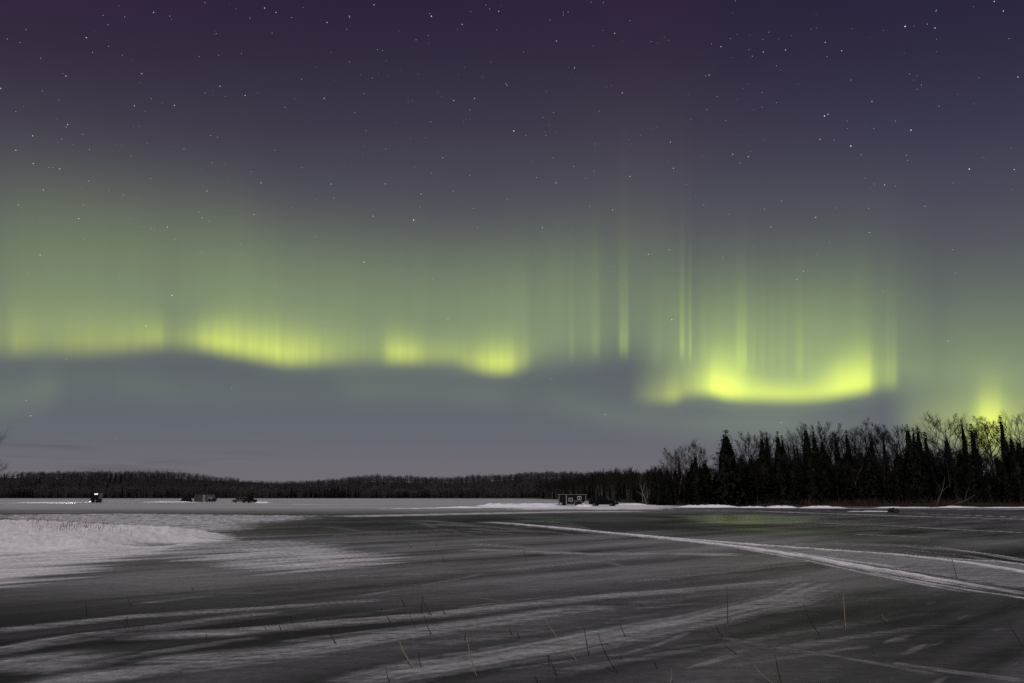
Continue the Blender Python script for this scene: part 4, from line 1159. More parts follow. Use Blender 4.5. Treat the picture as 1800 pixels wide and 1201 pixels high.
def vehicle(name, label, kind, paint, loc, rz, L=5.7, Wd=1.95, H=1.9, group='vehicles parked on the ice', lit=False, screen=None, rake=.75):
    """x forward, z up. kind: 'pickup', 'suv' or 'car'"""
    e = empty(name, (*loc, 0.0), rz)
    hw = Wd / 2; f, b = L / 2, -L / 2
    wr = .40 if kind != 'car' else .32
    fx, rx = f - .95 * L / 5.7, b + 1.15 * L / 5.7
    gz = wr * .95; belt = H * .585; hood = H * .56
    ar = wr * 1.16
    low = [(b, gz + .12)] + [(x, z) for x, z in reversed(arc(rx, gz, ar))] + [(x, z) for x, z in reversed(arc(fx, gz, ar))] + [(f - .12, gz), (f, gz + .12)]
    if kind == 'pickup':
        top = [(f, hood - .22), (f - .12, hood - .05), (f - 1.45 * L / 5.7, belt), (b + .04, belt), (b, belt - .05)]
        c0, c1, c2, c3 = f - 1.42 * L / 5.7, f - 2.15 * L / 5.7, b + 2.05 * L / 5.7, b + 1.78 * L / 5.7
    elif kind == 'suv':
        top = [(f, hood - .2), (f - .12, hood - .04), (f - 1.25 * L / 5.7, belt), (b + .04, belt), (b, belt - .05)]
        c0, c1, c2, c3 = f - 1.2 * L / 5.7, f - (1.2 + rake) * L / 5.7, b + .38, b + .06
    else:
        top = [(f, hood - .22), (f - .15, hood - .05), (f - 1.2, belt), (b + .1, belt), (b, belt - .12)]
        c0, c1, c2, c3 = f - 1.1, f - 2.0, b + 1.35, b + .55
    poly = low + top
    MB().prism(poly, [hw * (.97 if z > belt - .08 or x > f - .15 else 1) for x, z in poly]).build('body', paint, e, fix=True)
    tw = hw * .78
    MB().prism([(c0, belt - .02), (c1, H), (c2, H), (c3, belt - .02)], [hw * .95, tw, tw, hw * .95]).build('cab', paint, e, bevel=.04)
    # glass: panes stand a few millimetres proud of the cab
    def lerp(p, q, t): return Vector(p).lerp(Vector(q), t)
    A, B = Vector((c0, 0, belt)), Vector((c1, 0, H))
    nrm = Vector((H - belt, 0, c0 - c1)).normalized() * .008
    def facepane(nm, A, B, nrm, m_):
        p = []
        for t, s_ in ((.08, -1), (.08, 1), (.90, 1), (.90, -1)):
            w_ = (hw * .95 + (tw - hw * .95) * t) * .90
            q = A.lerp(B, t) + nrm; p.append((q.x, s_ * w_, q.z))
        MB().quad(*p).build(nm, m_, e, fix=False)
    facepane('windscreen', A, B, nrm, screen or M['glass'])
    facepane('rear_window', Vector((c3, 0, belt)), Vector((c2, 0, H)), Vector((-(H - belt), 0, c2 - c3)).normalized() * .008, M['glass'])
    nw = 2 if kind != 'suv' else 3
    for s_ in (-1, 1):
        for k in range(nw):
            t0, t1 = k / nw + .03, (k + 1) / nw - .03
            lo0, lo1 = c0 + (c3 - c0) * t0, c0 + (c3 - c0) * t1
            hi0, hi1 = c1 + (c2 - c1) * t0, c1 + (c2 - c1) * t1
            def pt(xl, xh, t): return (xl + (xh - xl) * t, s_ * (hw * .95 + (tw - hw * .95) * t + .006), belt + (H - belt) * t)
            MB().quad(pt(lo0, hi0, .1), pt(lo1, hi1, .1), pt(lo1, hi1, .86), pt(lo0, hi0, .86)).build('side_window', M['glass'], e)
        wheel(e, fx, s_ * (hw - .14), wr); wheel(e, rx, s_ * (hw - .14), wr)
        hl = MB().box((f - .05, s_ * hw * .62 - .17, hood - .34), (f + .012, s_ * hw * .62 + .17, hood - .16)).build('headlight', M['lens'], e)
        MB().box((f - .30, s_ * hw * .975 - .02, hood - .32), (f - .1, s_ * hw * .975 + .02, hood - .2)).build('side_marker', M['amber_lens'], e)
        MB().box((b - .012, s_ * hw * .88 - .07, belt - .42), (b + .04, s_ * hw * .88 + .07, belt - .10)).build('tail_light', M['tail_lens'], e)
        MB().box((c0 - .35, s_ * (hw + .12) - .1, belt + .02), (c0 - .25, s_ * (hw + .12) + .1, belt + .22)).build('mirror', M['black'], e, bevel=.02)
    MB().box((f - .02, -hw * .42, hood - .42), (f + .010, hw * .42, hood - .12)).build('grille', M['black'], e)
    MB().box((f - .04, -hw * .98, gz + .02), (f + .10, hw * .98, gz + .20)).build('front_bumper', M['chrome'] if kind == 'pickup' else M['black'], e, bevel=.03)
    MB().box((b - .12, -hw * .96, gz + .05), (b + .03, hw * .96, gz + .22)).build('rear_bumper', M['chrome'] if kind == 'pickup' else M['black'], e, bevel=.03)
    if kind == 'pickup':
        MB().box((b + .12, -hw * .84, belt + .002), (c3 - .06, hw * .84, belt + .03)).build('bed_cover', M['black'], e)
    for y_ in (-.25, .25):
        pass
    MB().box((f + .011, -.26, gz + .04), (f + .104, .26, gz + .17)).build('licence_plate', M['black'], e)
    if lit:
        MB().box((f + .10, -.95, gz + .0), (f + .16, -.70, gz + .22)).build('work_lamp', M['lit_lens'], e)
    return tag(e, label, 'pickup' if kind == 'pickup' else ('suv' if kind == 'suv' else 'car'), group)

def on_ice(px, py): return gp(px, py)
# right: navy pickup nose to the right, a little towards the camera
x, y = on_ice(1061, 890.2)
vehicle('pickup_truck', 'dark navy pickup facing right beside the trimmed dark fish house', 'pickup', M['paint_navy'], (x, y), R(-27), 6.3, 2.2, 2.3)
# group of two left of centre
x, y = on_ice(421.5, 883.6)
vehicle('parked_suv', 'tan grey suv facing left, behind the charcoal pickup', 'suv', M['paint_olive'], (x, y), R(188), 4.9, 1.9, 1.85)
x, y = on_ice(438.5, 884.2)
vehicle('pickup_truck', 'charcoal pickup facing away left, beside the tan grey suv', 'pickup', M['paint_char'], (x, y), R(143), 5.6, 2.0, 1.9)
# car in front of the brown fish house
x, y = on_ice(368, 882.6)
vehicle('parked_suv', 'black suv with a glinting windscreen facing the camera before the brown fish house', 'suv', M['paint_black'], (x, y + 1.5), R(-83), 4.7, 2.1, 2.0, screen=M['windscreen'], rake=.70)
# black truck with its lamp lit at far left
x, y = on_ice(164.5, 884.6)
TR = vehicle('pickup_truck', 'black truck with a lit low lamp in front of the grey fish house', 'pickup', M['paint_black'], (x - .8, y + 2.0), R(-72), 5.6, 2.25, 2.15, lit=True)
spot = bpy.data.lights.new('work_light', 'SPOT')
spot.energy = 300000; spot.spot_size = R(26); spot.spot_blend = .6; spot.shadow_soft_size = .08; spot.color = (1, .98, .92)
so = bpy.data.objects.new('work_light', spot); COL.objects.link(so)
so.location = (x - 1.9, y + .2, .95)
so.rotation_euler = Vector((1.0, -.02, .035)).to_track_quat('Z', 'Y').to_euler()

# ------------------------------------------------------------------ fish houses and tents
def window(e, x, z, w, h, y, frame_m, pane_m, curtain=None, panes=1):
    """window on the wall facing -y at y"""
    fr = MB(); t = .12
    fr.box((x - w / 2, y - .05, z - h / 2), (x + w / 2, y - .002, z - h / 2 + t)); fr.box((x - w / 2, y - .05, z + h / 2 - t), (x + w / 2, y - .002, z + h / 2))
    fr.box((x - w / 2, y - .05, z - h / 2 + t), (x - w / 2 + t, y - .002, z + h / 2 - t)); fr.box((x + w / 2 - t, y - .05, z - h / 2 + t), (x + w / 2, y - .002, z + h / 2 - t))
    if panes == 2: fr.box((x - .06, y - .05, z - h / 2 + t), (x + .06, y - .002, z + h / 2 - t))
    f = fr.build('window', frame_m, e)
    MB().box((x - w / 2 + t, y - .02, z - h / 2 + t), (x + w / 2 - t, y - .004, z + h / 2 - t)).build('pane', pane_m, f)
    if curtain:
        MB().box((x - w * .14, y - .028, z - h * .16), (x + w * .14, y - .021, z + h * .16)).build('curtain', curtain, f)
    return f

# dark trimmed wheelhouse, 7 m long
a = gp(982.5, 889.2); b_ = gp(1034, 889.6)
Lh = b_[0] - a[0]; px_m = Lh / 51.5
e = empty('fish_house', (a[0], a[1], 0), R(-1.5))
Hh = 20.0 * px_m
wall = MB().prism([(0, .10), (Lh * .78, .10), (Lh * .97, .50 * Hh), (Lh, .55 * Hh), (Lh * .985, Hh), (0, Hh)], 1.2)
w_o = wall.build('wall', M['navy_wall'], e, fix=True); w_o.location.y = 1.25
yw = 1.25 - 1.2
def strip(nm, x0, z0, x1, z1, m_, d=.035): return MB().box((x0, yw - d, z0), (x1, yw - .002, z1)).build(nm, m_, e)
MB().box((-.12, -.12, Hh), (Lh + .08, 2.62, Hh + .09)).build('roof', M['trim'], e)
strip('trim', 0.0, .10, .13, Hh - .003, M['trim'])
strip('trim', 13.2 * px_m, .10, 15.0 * px_m, Hh - .003, M['trim'])
strip('trim', Lh * .97, .55 * Hh, Lh * .99, Hh - .003, M['trim'])
strip('skirt', 15.1 * px_m, .10, 28.6 * px_m, .42, M['trim'], .03)
strip('door', .20, .14, 12.9 * px_m, Hh - .18, M['black'], .02)
strip('door_kick_panel', 1.9 * px_m, .16, 5.6 * px_m, .72, M['grey_wall'], .03)
# wheel arch
MB().box((29.2 * px_m, yw - .05, .12), (41.6 * px_m, yw - .003, 8.2 * px_m)).build('wheel_well', M['black'], e)
fr = MB().box((28.7 * px_m, yw - .09, 8.2 * px_m), (43.0 * px_m, yw - .003, 9.2 * px_m)); fr.box((28.7 * px_m, yw - .09, .12), (29.2 * px_m + .08, yw - .055, 8.2 * px_m)); fr.box((42.0 * px_m, yw - .09, .12), (43.0 * px_m, yw - .003, 8.2 * px_m))
fr.build('arch_trim', M['trim'], e)
wheel(e, 33.5 * px_m, yw - .14, .36)
window(e, 22.2 * px_m, 11.0 * px_m, 7.8 * px_m, 6.6 * px_m, yw, M['cream'], M['glass'], M['amber'])
window(e, 38.3 * px_m, 14.2 * px_m, 7.8 * px_m, 6.2 * px_m, yw, M['cream'], M['glass'], None, 2)
MB().quad_strip_tube([(Lh * .93, 1.25, .42), (Lh + 1.1, 1.25, .42)], [.06, .06], 6).build('tow_bar', M['black'], e)
tag(e, 'dark fish house with pale trim and two cream framed windows beside the navy pickup', 'fish house', 'fishing houses on the ice')
# bucket left of it
x, y = gp(979, 889.4)
bk = empty('bucket', (x, y, 0))
MB().quad_strip_tube([(0, 0, 0), (0, 0, .36)], [.14, .17], 12).build('pail', M['black'], bk)
MB().quad_strip_tube([(-.17, 0, .35), (-.12, 0, .5), (0, 0, .56), (.12, 0, .5), (.17, 0, .35)], [.012] * 5, 4).build('handle', M['rim'], bk)
tag(bk, 'small black bucket on the snow left of the dark fish house', 'bucket')

def house(name, px0, px1, py, h, dep, rz, front, side, label, extra):
    a = gp(px0, py); b = gp(px1, py)
    L = math.hypot(b[0] - a[0], b[1] - a[1])
    e = empty(name, (a[0], a[1], 0), rz)
    t = .06
    MB().box((0, 0, .12), (L, t, h)).build('front_wall', front, e)
    MB().box((0, dep - t, .12), (L, dep, h)).build('back_wall', front, e)
    MB().box((L - t, t + .002, .12), (L, dep - t - .002, h)).build('side_wall', side, e)
    MB().box((0, t + .002, .12), (t, dep - t - .002, h)).build('side_wall', side, e)
    MB().box((-.08, -.08, h), (L + .08, dep + .08, h + .08)).build('roof', M['canvas'] if extra == 'grey' else M['olive_wall'], e)
    MB().box((.1, .05, 0), (L - .1, .3, .115)).build('runner', M['black'], e); MB().box((.1, dep - .3, 0), (L - .1, dep - .05, .115)).build('runner', M['black'], e)
    if extra == 'brown':
        for x0 in (.28, .33):
            pass
        MB().box((L * .27, -.02, .13), (L * .33, -.002, h - .01)).build('batten', M['black'], e)
        MB().box((L * .92, -.03, .13), (L, -.002, h - .01)).build('batten', M['black'], e)
        MB().box((L * .36, -.03, .2), (L * .90, -.002, h - .2)).build('door', M['brown_wall'], e)
        MB().box((L * .84, -.07, 1.0), (L * .87, -.031, 1.15)).build('door_handle', M['rim'], e)
    else:
        window(e, L * .52, h - .45, L * .60, .74, 0.0, M['black'], M['lit_window'])
        MB().box((L * .30, -.03, .2), (L * .42, -.002, h - .9)).build('door', M['black'], e)
    tag(e, label, 'fish house', 'fishing houses on the ice')
    return e, L
# brown house: front towards the camera, pale corner and olive side set back on the right
eb, Lb = house('fish_house', 340.8, 355.5, 882.0, 2.85, 2.5, R(0), M['brown_wall'], M['olive_wall'], 'brown fish house with a pale corner strip behind the black car', 'brown')
MB().box((Lb + .003, -.02, .12), (Lb + 1.0, .06, 2.85)).build('corner_panel', M['trim'], eb)
MB().box((Lb + 1.003, .02, .12), (Lb + 4.9, .10, 2.85)).build('side_panel', M['olive_wall'], eb)
MB().box((Lb + .003, .10, .3), (Lb + 4.9, 2.45, 2.80)).build('rear_room', M['olive_wall'], eb)
MB().box((Lb + .085, -.1, 2.85), (Lb + 5.0, 2.58, 2.93)).build('roof', M['olive_wall'], eb)
# grey house behind the black truck
eg, Lg = house('fish_house', 160.6, 172.0, 883.0, 3.45, 4.6, R(17), M['navy_wall'], M['grey_wall'], 'grey sided fish house with a bright lit window behind the black truck', 'grey')

def tent(px0, px1, py, h, label, skew, m_top):
    a = gp(px0, py); b = gp(px1, py); L = b[0] - a[0]
    e = empty('ice_tent', (a[0], a[1] + 1.0, 0), R(4))
    MB().prism([(0, 0), (L, 0), (L * (.80 + skew), h * .55), (L * (.62 + skew), h * .93), (L * (.44 + skew), h), (L * (.26 + skew), h * .62)], 1.0).build('canvas_shell', M['canvas'], e, bevel=.05)
    MB().box((L * (.40 + skew), -1.0, h * .98), (L * (.60 + skew), 1.0, h * .98 + .10)).build('ridge_cover', m_top, e, bevel=.03)
    MB().quad((L * .42, -1.012, .08), (L * .62, -1.012, .08), (L * (.56 + skew * .5), -1.012, h * .6), (L * (.42 + skew * .5), -1.012, h * .6)).build('door_flap', M['black'], e)
    MB().box((L * .12, -1.15, -.0), (L * .95, -1.02, .10)).build('sled_edge', M['black'], e)
    return tag(e, label, 'tent', 'ice fishing tents')
tent(315, 325.5, 882.2, 1.75, 'small black ice tent, left of the two by the brown fish house', .10, M['canvas'])
tent(322.5, 335.5, 882.2, 2.05, 'larger black ice tent with a brown ridge, beside the brown fish house', -.05, M['canvas_brown'])

# ------------------------------------------------------------------ small things on the right ice
x, y = gp(1570, 901.5)
st = empty('tree_stump', (x, y, 0))
bm = bmesh.new(); bmesh.ops.create_icosphere(bm, subdivisions=3, radius=1.0)
for v_ in bm.verts:
    k = 1 + .28 * math.sin(v_.co.x * 7 + 1) * math.cos(v_.co.y * 5) + .12 * math.sin(v_.co.z * 11 + v_.co.x * 5)
    v_.co = Vector((v_.co.x * .72 * k, v_.co.y * .5 * k, max(v_.co.z, -.15) * .62 * k + .05))
me = bpy.data.meshes.new('stump'); bm.to_mesh(me); bm.free(); me.materials.append(M['bark'])
link('stump', me, st)
for k, (dx_, dz_) in enumerate(((-.75, .25), (-.5, .62), (.2, .78), (.65, .40))):
    MB().quad_strip_tube([(0, 0, .2), (dx_ * .6, -.1, dz_ * .7), (dx_, -.15, dz_)], [.09, .06, .02], 5).build('root', M['bark'], st)
tag(st, 'dark rooty stump frozen into the ice near the right shore', 'stump')
for (p0, p1, lab) in (((1512, 898.6), (1541, 898.2), 'brown log lying on the ice left of the dark stump'), ((1464, 897.8), (1488, 898.0), 'short brown log at the foot of the pointed snow mound')):
    a = gp(*p0); b = gp(*p1)
    o = MB().quad_strip_tube([(a[0], a[1], .16), ((a[0] + b[0]) / 2, a[1] + .1, .2), (b[0], b[1], .15)], [.11, .13, .08], 8).build('driftwood_log', M['deadwood'])
    tag(o, lab, 'log')

# ------------------------------------------------------------------ reeds standing in the ice
ZA = [(456, 605, 452, 535), (695, 558, 672, 505), (668, 655, 672, 612), (640, 648, 668, 612), (1097, 752, 1088, 705), (1777, 760, 1730, 662), (1677, 635, 1650, 558), (1727, 600, 1717, 580), (1025, 472, 1010, 456), (1542, 645, 1530, 605), (1485, 690, 1470, 645), (163, 660, 185, 645), (1402, 682, 1396, 665), (833, 487, 830, 478), (1285, 682, 1280, 672)]
ZB = [(340, 562, 315, 507), (422, 598, 428, 507), (480, 608, 424, 505), (552, 602, 522, 540), (262, 645, 240, 605), (393, 672, 360, 588), (476, 708, 435, 600), (384, 880, 295, 705, 1), (421, 880, 412, 795), (255, 960, 238, 888), (648, 740, 655, 672), (715, 925, 655, 672, 1), (903, 710, 885, 672), (942, 727, 928, 692), (1243, 838, 1048, 570, 1), (1303, 813, 1277, 660), (1500, 720, 1466, 640), (1460, 910, 1352, 697), (1140, 925, 1088, 812), (1095, 868, 1090, 812), (1482, 840, 1472, 808), (1668, 888, 1652, 850), (1735, 963, 1738, 883, 1), (1038, 962, 1020, 928), (370, 248, 347, 217), (978, 318, 958, 252), (543, 320, 535, 290), (502, 242, 498, 215), (910, 860, 905, 838), (212, 578, 209, 566), (1425, 760, 1385, 752)]
ZC = [(237, 648, 233, 452), (215, 717, 172, 653), (290, 810, 215, 752), (724, 710, 633, 540), (860, 683, 848, 490, 1), (1085, 637, 1047, 598, 1), (1015, 807, 1000, 780), (1800, 772, 1717, 640), (1447, 415, 1412, 280), (525, 975, 488, 812), (1555, 738, 1585, 730), (1457, 674, 1450, 660), (480, 963, 375, 865, 1), (667, 640, 662, 622)]
ZD = [(985, 360, 1025, 250), (1078, 370, 1055, 320), (975, 352, 968, 310), (1062, 345, 1072, 318)]
REEDS = [(a / 3, 880 + b / 3, c / 3, 880 + d / 3, *r) for a, b, c, d, *r in ZA] + [(600 + a / 3, 880 + b / 3, 600 + c / 3, 880 + d / 3, *r) for a, b, c, d, *r in ZB] + \
        [(1200 + a / 3, 880 + b / 3, 1200 + c / 3, 880 + d / 3, *r) for a, b, c, d, *r in ZC] + [(1440 + a / 5, 850 + b / 5, 1440 + c / 5, 850 + d / 5) for a, b, c, d in ZD]
info = []
for R_ in REEDS:
    bx, by, tx, ty = R_[:4]; pale = len(R_) > 4
    g0 = gp(bx, by)
    top = at(tx, ty, g0[1] + rng.uniform(-.06, .06))
    ln = math.hypot(top.x - g0[0], top.z)
    lean = 'leaning left' if tx < bx - 4 else ('leaning right' if tx > bx + 3 else 'upright')
    info.append([bx, by, g0, top, pale, ln, lean])
ORD = ['first', 'second', 'third', 'fourth', 'fifth', 'sixth', 'seventh', 'eighth', 'ninth', 'tenth', 'eleventh', 'twelfth', 'thirteenth', 'fourteenth', 'fifteenth', 'sixteenth', 'seventeenth', 'eighteenth']
zones = {}
for k, it in enumerate(info):
    c = 'left' if it[0] < 600 else ('middle' if it[0] < 1200 else 'right')
    r2 = 'farther ice' if it[1] < 1045 else ('near ice' if it[1] < 1130 else 'bottom edge ice')
    zones.setdefault((c, r2), []).append(k)
for (c, r2), ks in zones.items():
    ks.sort(key=lambda k: info[k][0])
    for n_, k in enumerate(ks):
        bx, by, g0, top, pale, ln, lean = info[k]
        size = 'long' if ln > .42 else ('short' if ln < .17 else 'medium')
        bow = (top.x - g0[0]) * .10 + rng.uniform(-.012, .012)
        zl = gz_at([g0])[0][2]
        pts = []
        for i in range(5):
            t = i / 4
            pts.append((g0[0] + (top.x - g0[0]) * t + bow * math.sin(t * 3.1416), g0[1] + (top.y - g0[1]) * t, zl + (top.z - zl) * t))
        rad0 = .0045 + g0[1] * .00022
        o = MB().quad_strip_tube([Vector(p) - Vector(pts[0]) for p in pts], [rad0, rad0, rad0 * .9, rad0 * .75, rad0 * .4], 5).build('reed_stem', M['reed_pale'] if pale else M['reed_dark'])
        o.location = pts[0]
        lab = f"{size} {'pale' if pale else 'dark'} reed {lean}, {ORD[n_]} from left on the {r2}, {c}"
        tag(o, lab, 'reed', 'reed stems standing in the ice')

# ------------------------------------------------------------------ stars
S3 = [(1395,43,3),(1455,66,3),(1725,119,3),(810,66,3),(570,131,2),(455,199,3),(748,389,3),(348,401,3),(215,307,2),(1160,455,3),(1293,504,3),(1081,490,2),(709,559,3),(920,556,3),(797,521,2),(1710,519,3),(1590,418,2),(223,480,2),(310,530,1),(83,588,2),(126,562,1),(3,467,3),(357,657,3),(349,671,2),(172,717,3),(326,734,2),(83,793,3),(175,863,3),(255,883,2),(280,884,2),(315,891,3),(229,1002,3),(415,1154,3),(439,1081,2),(97,1081,2),(651,1028,2),(575,1005,1),(1091,1008,3),(1377,965,3),(1747,971,3),(1339,1132,3),(1066,1149,2),(1049,1118,2),(1104,1167,2),(882,1198,3),(750,1193,2),(1110,716,2),(1147,724,2),(970,787,2),(915,773,1),(693,824,2),(794,942,2),(1592,886,2),(1327,906,2),(1320,921,1),(1283,939,1),(1120,858,2),(1186,868,1),(1067,892,1),(1435,176,2),(1538,93,2),(1318,97,2),(1141,178,2),(1131,184,1),(1050,299,2),(1153,292,2),(1274,282,2),(895,86,2),(905,103,1),(658,90,2),(543,82,2),(1080,14,2),(626,31,1),(573,245,2),(488,277,2),(645,291,2),(330,388,1),(137,156,2),(38,206,2),(105,225,2),(1746,277,1),(1664,354,1),(1502,567,2),(1555,521,1),(1450,793,2),(1244,47,1),(1599,40,1),(472,789,2),(385,764,1),(306,748,1),(437,709,2),(302,626,1),(1358,491,1),(1123,480,1),(1188,508,1),(740,437,1),(855,544,1),(766,588,1),(733,665,1),(775,758,1),(607,762,1),(642,768,1),(468,955,2),(424,990,1),(242,1082,1),(496,1102,1),(686,1155,1),(208,1144,1),(1203,963,1),(1541,1094,1),(1761,1047,2),(1668,1051,1)]
S4 = [(172,26,3),(42,86,3),(45,95,2),(28,155,2),(465,73,2),(475,86,4),(762,27,2),(782,48,2),(830,60,3),(683,62,2),(637,129,3),(614,154,1),(820,158,2),(458,189,2),(460,229,1),(394,211,2),(305,163,1),(190,262,2),(217,267,2),(42,327,2),(1317,12,2),(1382,14,2),(1171,65,2),(1196,65,2),(1170,80,2),(1100,106,2),(1134,217,3),(1523,110,2),(1442,176,3),(1380,162,1),(1634,220,2),(1668,228,1),(1702,199,1),(1726,214,1),(961,275,2),(1230,359,3),(1197,355,1),(1328,242,1),(874,450,3),(867,441,2),(703,519,3),(593,531,3),(678,580,2),(508,490,1),(529,509,1),(119,494,2),(71,593,2),(473,643,2),(293,647,1),(131,690,2),(366,730,1),(444,726,1),(910,691,4),(974,714,2),(1078,714,2),(1074,696,1),(1057,692,1),(1130,698,1),(1063,620,2),(1096,660,1),(1119,595,2),(1482,491,3),(1424,451,1),(1398,458,1),(1359,586,2),(1644,679,1),(1664,671,1),(1578,715,1),(1735,750,3),(1751,888,3),(1726,851,1),(1718,864,1),(1522,931,3),(1518,738,1),(1528,760,1),(1523,836,1),(1337,760,2),(1225,878,2),(1332,903,2),(1290,941,2),(1117,832,2),(1010,848,1),(1029,937,2),(1132,965,3),(1140,967,1),(1310,1088,2),(1431,1108,3),(875,1051,2),(697,1099,2),(615,1061,1),(591,1010,2),(421,1023,3),(414,1091,2),(232,970,3),(475,913,2),(535,833,3),(234,786,2),(124,771,1),(112,810,1),(382,1160,4),(168,1140,3),(97,1141,1),(155,961,1),(55,869,1),(677,925,2),(665,885,1),(722,879,1),(387,880,1),(163,413,2),(245,402,1),(195,387,1),(318,372,1),(405,390,1),(236,321,1),(102,394,1),(745,407,1),(789,328,1),(650,355,1),(616,394,1),(1082,482,1),(352,538,1),(373,534,1),(677,626,1),(659,630,1),(645,641,1)]
S5 = [(1173,140,4),(1290,128,2),(1331,148,3),(1220,137,1),(1643,8,3),(1691,59,3),(1534,36,1),(1338,54,2),(1335,60,2),(278,5,2),(264,69,1),(455,171,2),(423,208,2),(252,204,2),(152,232,2),(202,247,3),(286,183,1),(353,185,1),(349,262,2),(367,297,2),(425,274,3),(542,264,3),(507,206,1),(752,224,3),(838,268,3),(762,300,2),(892,151,1),(677,154,1),(705,150,1),(575,188,1),(261,305,1),(495,348,2),(518,371,1),(140,397,3),(122,400,2),(887,422,2),(610,445,1),(345,443,1),(320,466,1),(418,489,2),(182,509,2),(287,524,1),(495,542,2),(418,565,2),(374,579,1),(127,578,2),(227,635,2),(43,630,1),(34,499,1),(766,603,3),(748,612,4),(724,735,3),(799,738,2),(867,639,2),(869,678,1),(887,771,4),(942,816,2),(998,535,3),(1007,678,2),(1204,687,4),(1122,639,2),(1259,449,2),(1236,471,2),(1196,391,2),(1236,400,1),(1219,423,1),(1564,411,2),(1768,407,3),(1353,561,2),(1452,497,1),(1534,549,1),(1179,819,2),(1186,846,2),(1512,892,4),(1748,895,3),(1583,831,1),(1734,781,1),(1427,965,2),(1734,1000,1),(1065,976,3),(1122,982,2),(1011,971,2),(990,990,1),(962,940,2),(264,814,3),(346,827,3),(302,860,2),(340,805,1),(358,798,1),(104,821,1),(425,738,1),(18,974,2),(69,1029,1),(112,1081,2),(246,1131,2),(521,1061,2),(432,1103,2),(519,1140,1),(701,1146,3),(809,1098,1),(980,1100,2),(1277,1088,2),(465,1198,3),(1722,204,2),(1341,273,1),(1338,208,1),(1059,162,1)]
S7 = [(152,68,2),(313,37,2),(384,70,1),(434,86,1),(727,72,2),(893,155,2),(277,169,3),(298,241,2),(372,210,1),(281,203,1),(589,198,2),(533,205,2),(544,209,2),(500,196,1),(614,241,2),(846,258,2),(710,288,2),(711,165,2),(700,146,1),(737,178,1),(141,297,3),(38,287,1),(112,325,1),(204,310,1),(171,327,1),(96,361,2),(122,349,1),(136,378,1),(420,376,2),(475,276,1),(476,303,1),(474,326,1),(372,265,1),(431,262,1),(276,290,1),(605,439,4),(327,495,2),(193,490,1),(513,547,3),(284,529,2),(705,418,1),(577,388,1),(837,540,2),(779,564,2),(968,403,2),(975,434,1),(924,426,1),(929,416,1),(988,410,1),(855,401,1),(817,413,1),(866,347,1),(840,296,1),(1280,322,4),(1358,328,2),(1454,174,4),(1108,233,2),(1076,255,1),(1388,245,1),(1459,338,1),(1521,381,2),(1610,349,2),(1731,413,2),(1461,478,1),(1454,483,1),(1575,522,3),(1134,534,2),(1030,324,1),(1101,413,1),(1089,420,1),(1217,395,1),(1663,321,1),(1678,201,2),(1664,132,1),(1764,206,1),(1475,128,1),(1593,73,1),(1481,82,2),(1175,97,1),(1313,160,1),(1027,129,1),(462,511,1),(528,512,1),(476,580,2),(248,546,1),(70,464,1)]
S6 = [(120,271,3),(221,315,2),(151,322,1),(184,287,1),(52,351,1),(307,186,2),(398,200,2),(539,376,3),(622,358,3),(834,388,2),(759,181,2),(955,346,1),(848,342,1),(1024,268,2),(1201,230,3),(1256,328,2),(1207,376,2),(1413,290,3),(1153,443,3),(1126,476,3),(1069,511,1),(1366,513,1),(1468,523,2),(1261,644,2),(1333,640,1),(911,560,2),(632,635,4),(391,426,2),(337,449,2),(418,494,2),(402,537,1),(169,542,1),(329,510,1),(299,559,1),(255,740,2),(287,742,1),(157,870,2),(1171,727,2),(1174,733,2),(1725,720,3),(1754,451,2),(1743,358,2),(1633,187,2),(1410,194,2),(704,392,1),(859,218,1),(997,197,1),(1066,165,2),(1280,193,1)]
S0 = [(54*1,731,3),(204,771,1),(407,683,2),(1064,729,3),(1041,723,1),(1012,748,1),(1373,743,3),(46,704,2),(117,632,2),(231,614,2),(206,614,2),(256,573,3),(237,590,1),(142,564,1),(390,570,2),(1196,728,1),(1120,728,1)]
stars = [(a / 3, b / 3, m_) for a, b, m_ in S3] + [(600 + a / 3, b / 3, m_) for a, b, m_ in S4] + [(1200 + a / 3, b / 3, m_) for a, b, m_ in S5] + \
        [(a / 2, 300 + b / 2, m_) for a, b, m_ in S7 if True] + [(900 + a / 2.25, 280 + b / 2.25, m_) for a, b, m_ in S6] + S0
rs = random.Random(99)
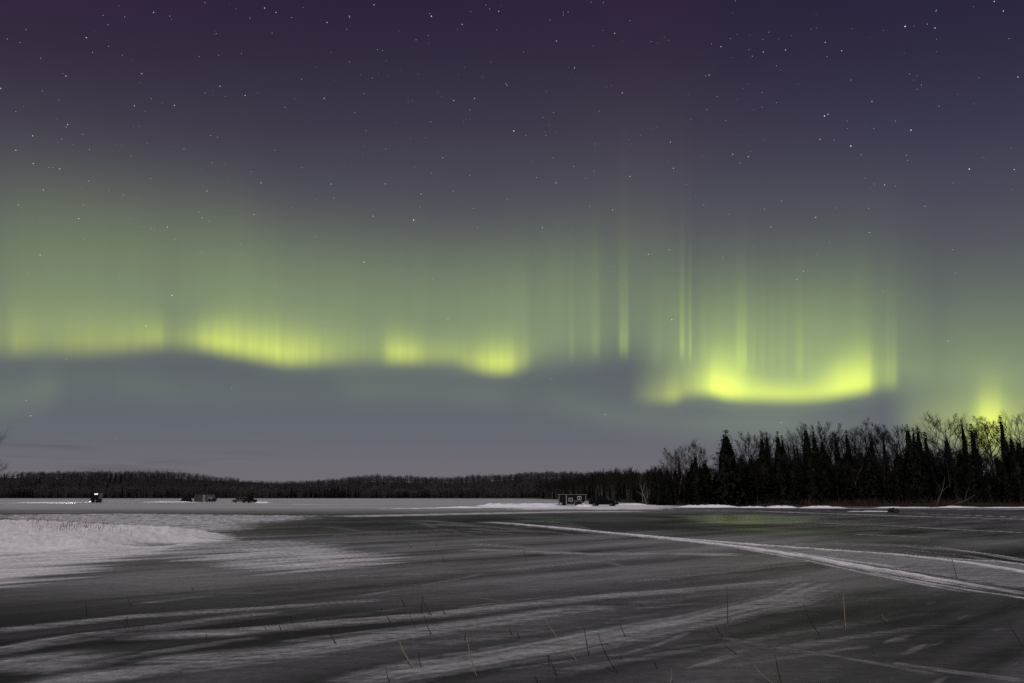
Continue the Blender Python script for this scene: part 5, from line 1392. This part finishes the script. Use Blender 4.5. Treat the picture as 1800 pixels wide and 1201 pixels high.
for _ in range(170):
    yy = rs.uniform(-300, 640); stars.append((rs.uniform(-700, 2500), yy, rs.choice([.5, .6, .7, .8])))
for _ in range(260):                                        # the part of the sky outside the picture
    xx, yy = rs.uniform(-1400, 3200), rs.uniform(-1100, 600)
    if -10 < xx < 1810 and yy > -10: continue
    stars.append((xx, yy, rs.choice([1, 1, 1, 2, 2, 3])))
RS = 6000.0
SV, SF, SC = [], [], []
for px, py, mg in stars:
    d = ray(px, py).normalized()
    if d.z < .02: continue
    c = d * RS
    r0 = RS / 683.0 * .76 * {.5: .20, .6: .23, .7: .26, .8: .29, 1: .33, 2: .43, 3: .58, 4: .74}[mg]
    a = d.cross(Vector((0, 0, 1))).normalized(); b = d.cross(a)
    k = len(SV)
    for q in (a, b, -a, -b, d, -d): SV.append((c + q * r0)[:])
    for i in range(4):
        j = (i + 1) % 4
        SF.append((k + i, k + j, k + 4)); SF.append((k + j, k + i, k + 5))
    t = rs.random()
    col = (1, .80, .58) if t < .16 else ((.80, .90, 1.0) if t < .5 else (1, .97, .92))
    bri = {1: .42, 2: .58, 3: .85, 4: 1.1}.get(mg, .34)
    SC += [(col[0] * bri, col[1] * bri, col[2] * bri, 1)] * 6
sm = bpy.data.materials.new('starlight'); sm.use_nodes = True
nt = sm.node_tree; nt.nodes.clear()
ca = nt.nodes.new('ShaderNodeAttribute'); ca.attribute_name = 'tint'
em = nt.nodes.new('ShaderNodeEmission'); em.inputs[1].default_value = 0.85
ot = nt.nodes.new('ShaderNodeOutputMaterial')
nt.links.new(ca.outputs['Color'], em.inputs[0]); nt.links.new(em.outputs[0], ot.inputs[0])
sm.cycles.emission_sampling = 'NONE'
sme = bpy.data.meshes.new('stars'); sme.from_pydata(SV, [], SF); sme.materials.append(sm)
at2 = sme.attributes.new('tint', 'FLOAT_COLOR', 'POINT')
at2.data.foreach_set('color', np.array(SC, dtype=np.float32).ravel())
so_ = link('stars', sme); so_.location = (0, 0, CAM_H)
tag(so_, 'scatter of small white and warm stars over the whole night sky', kind='stuff')
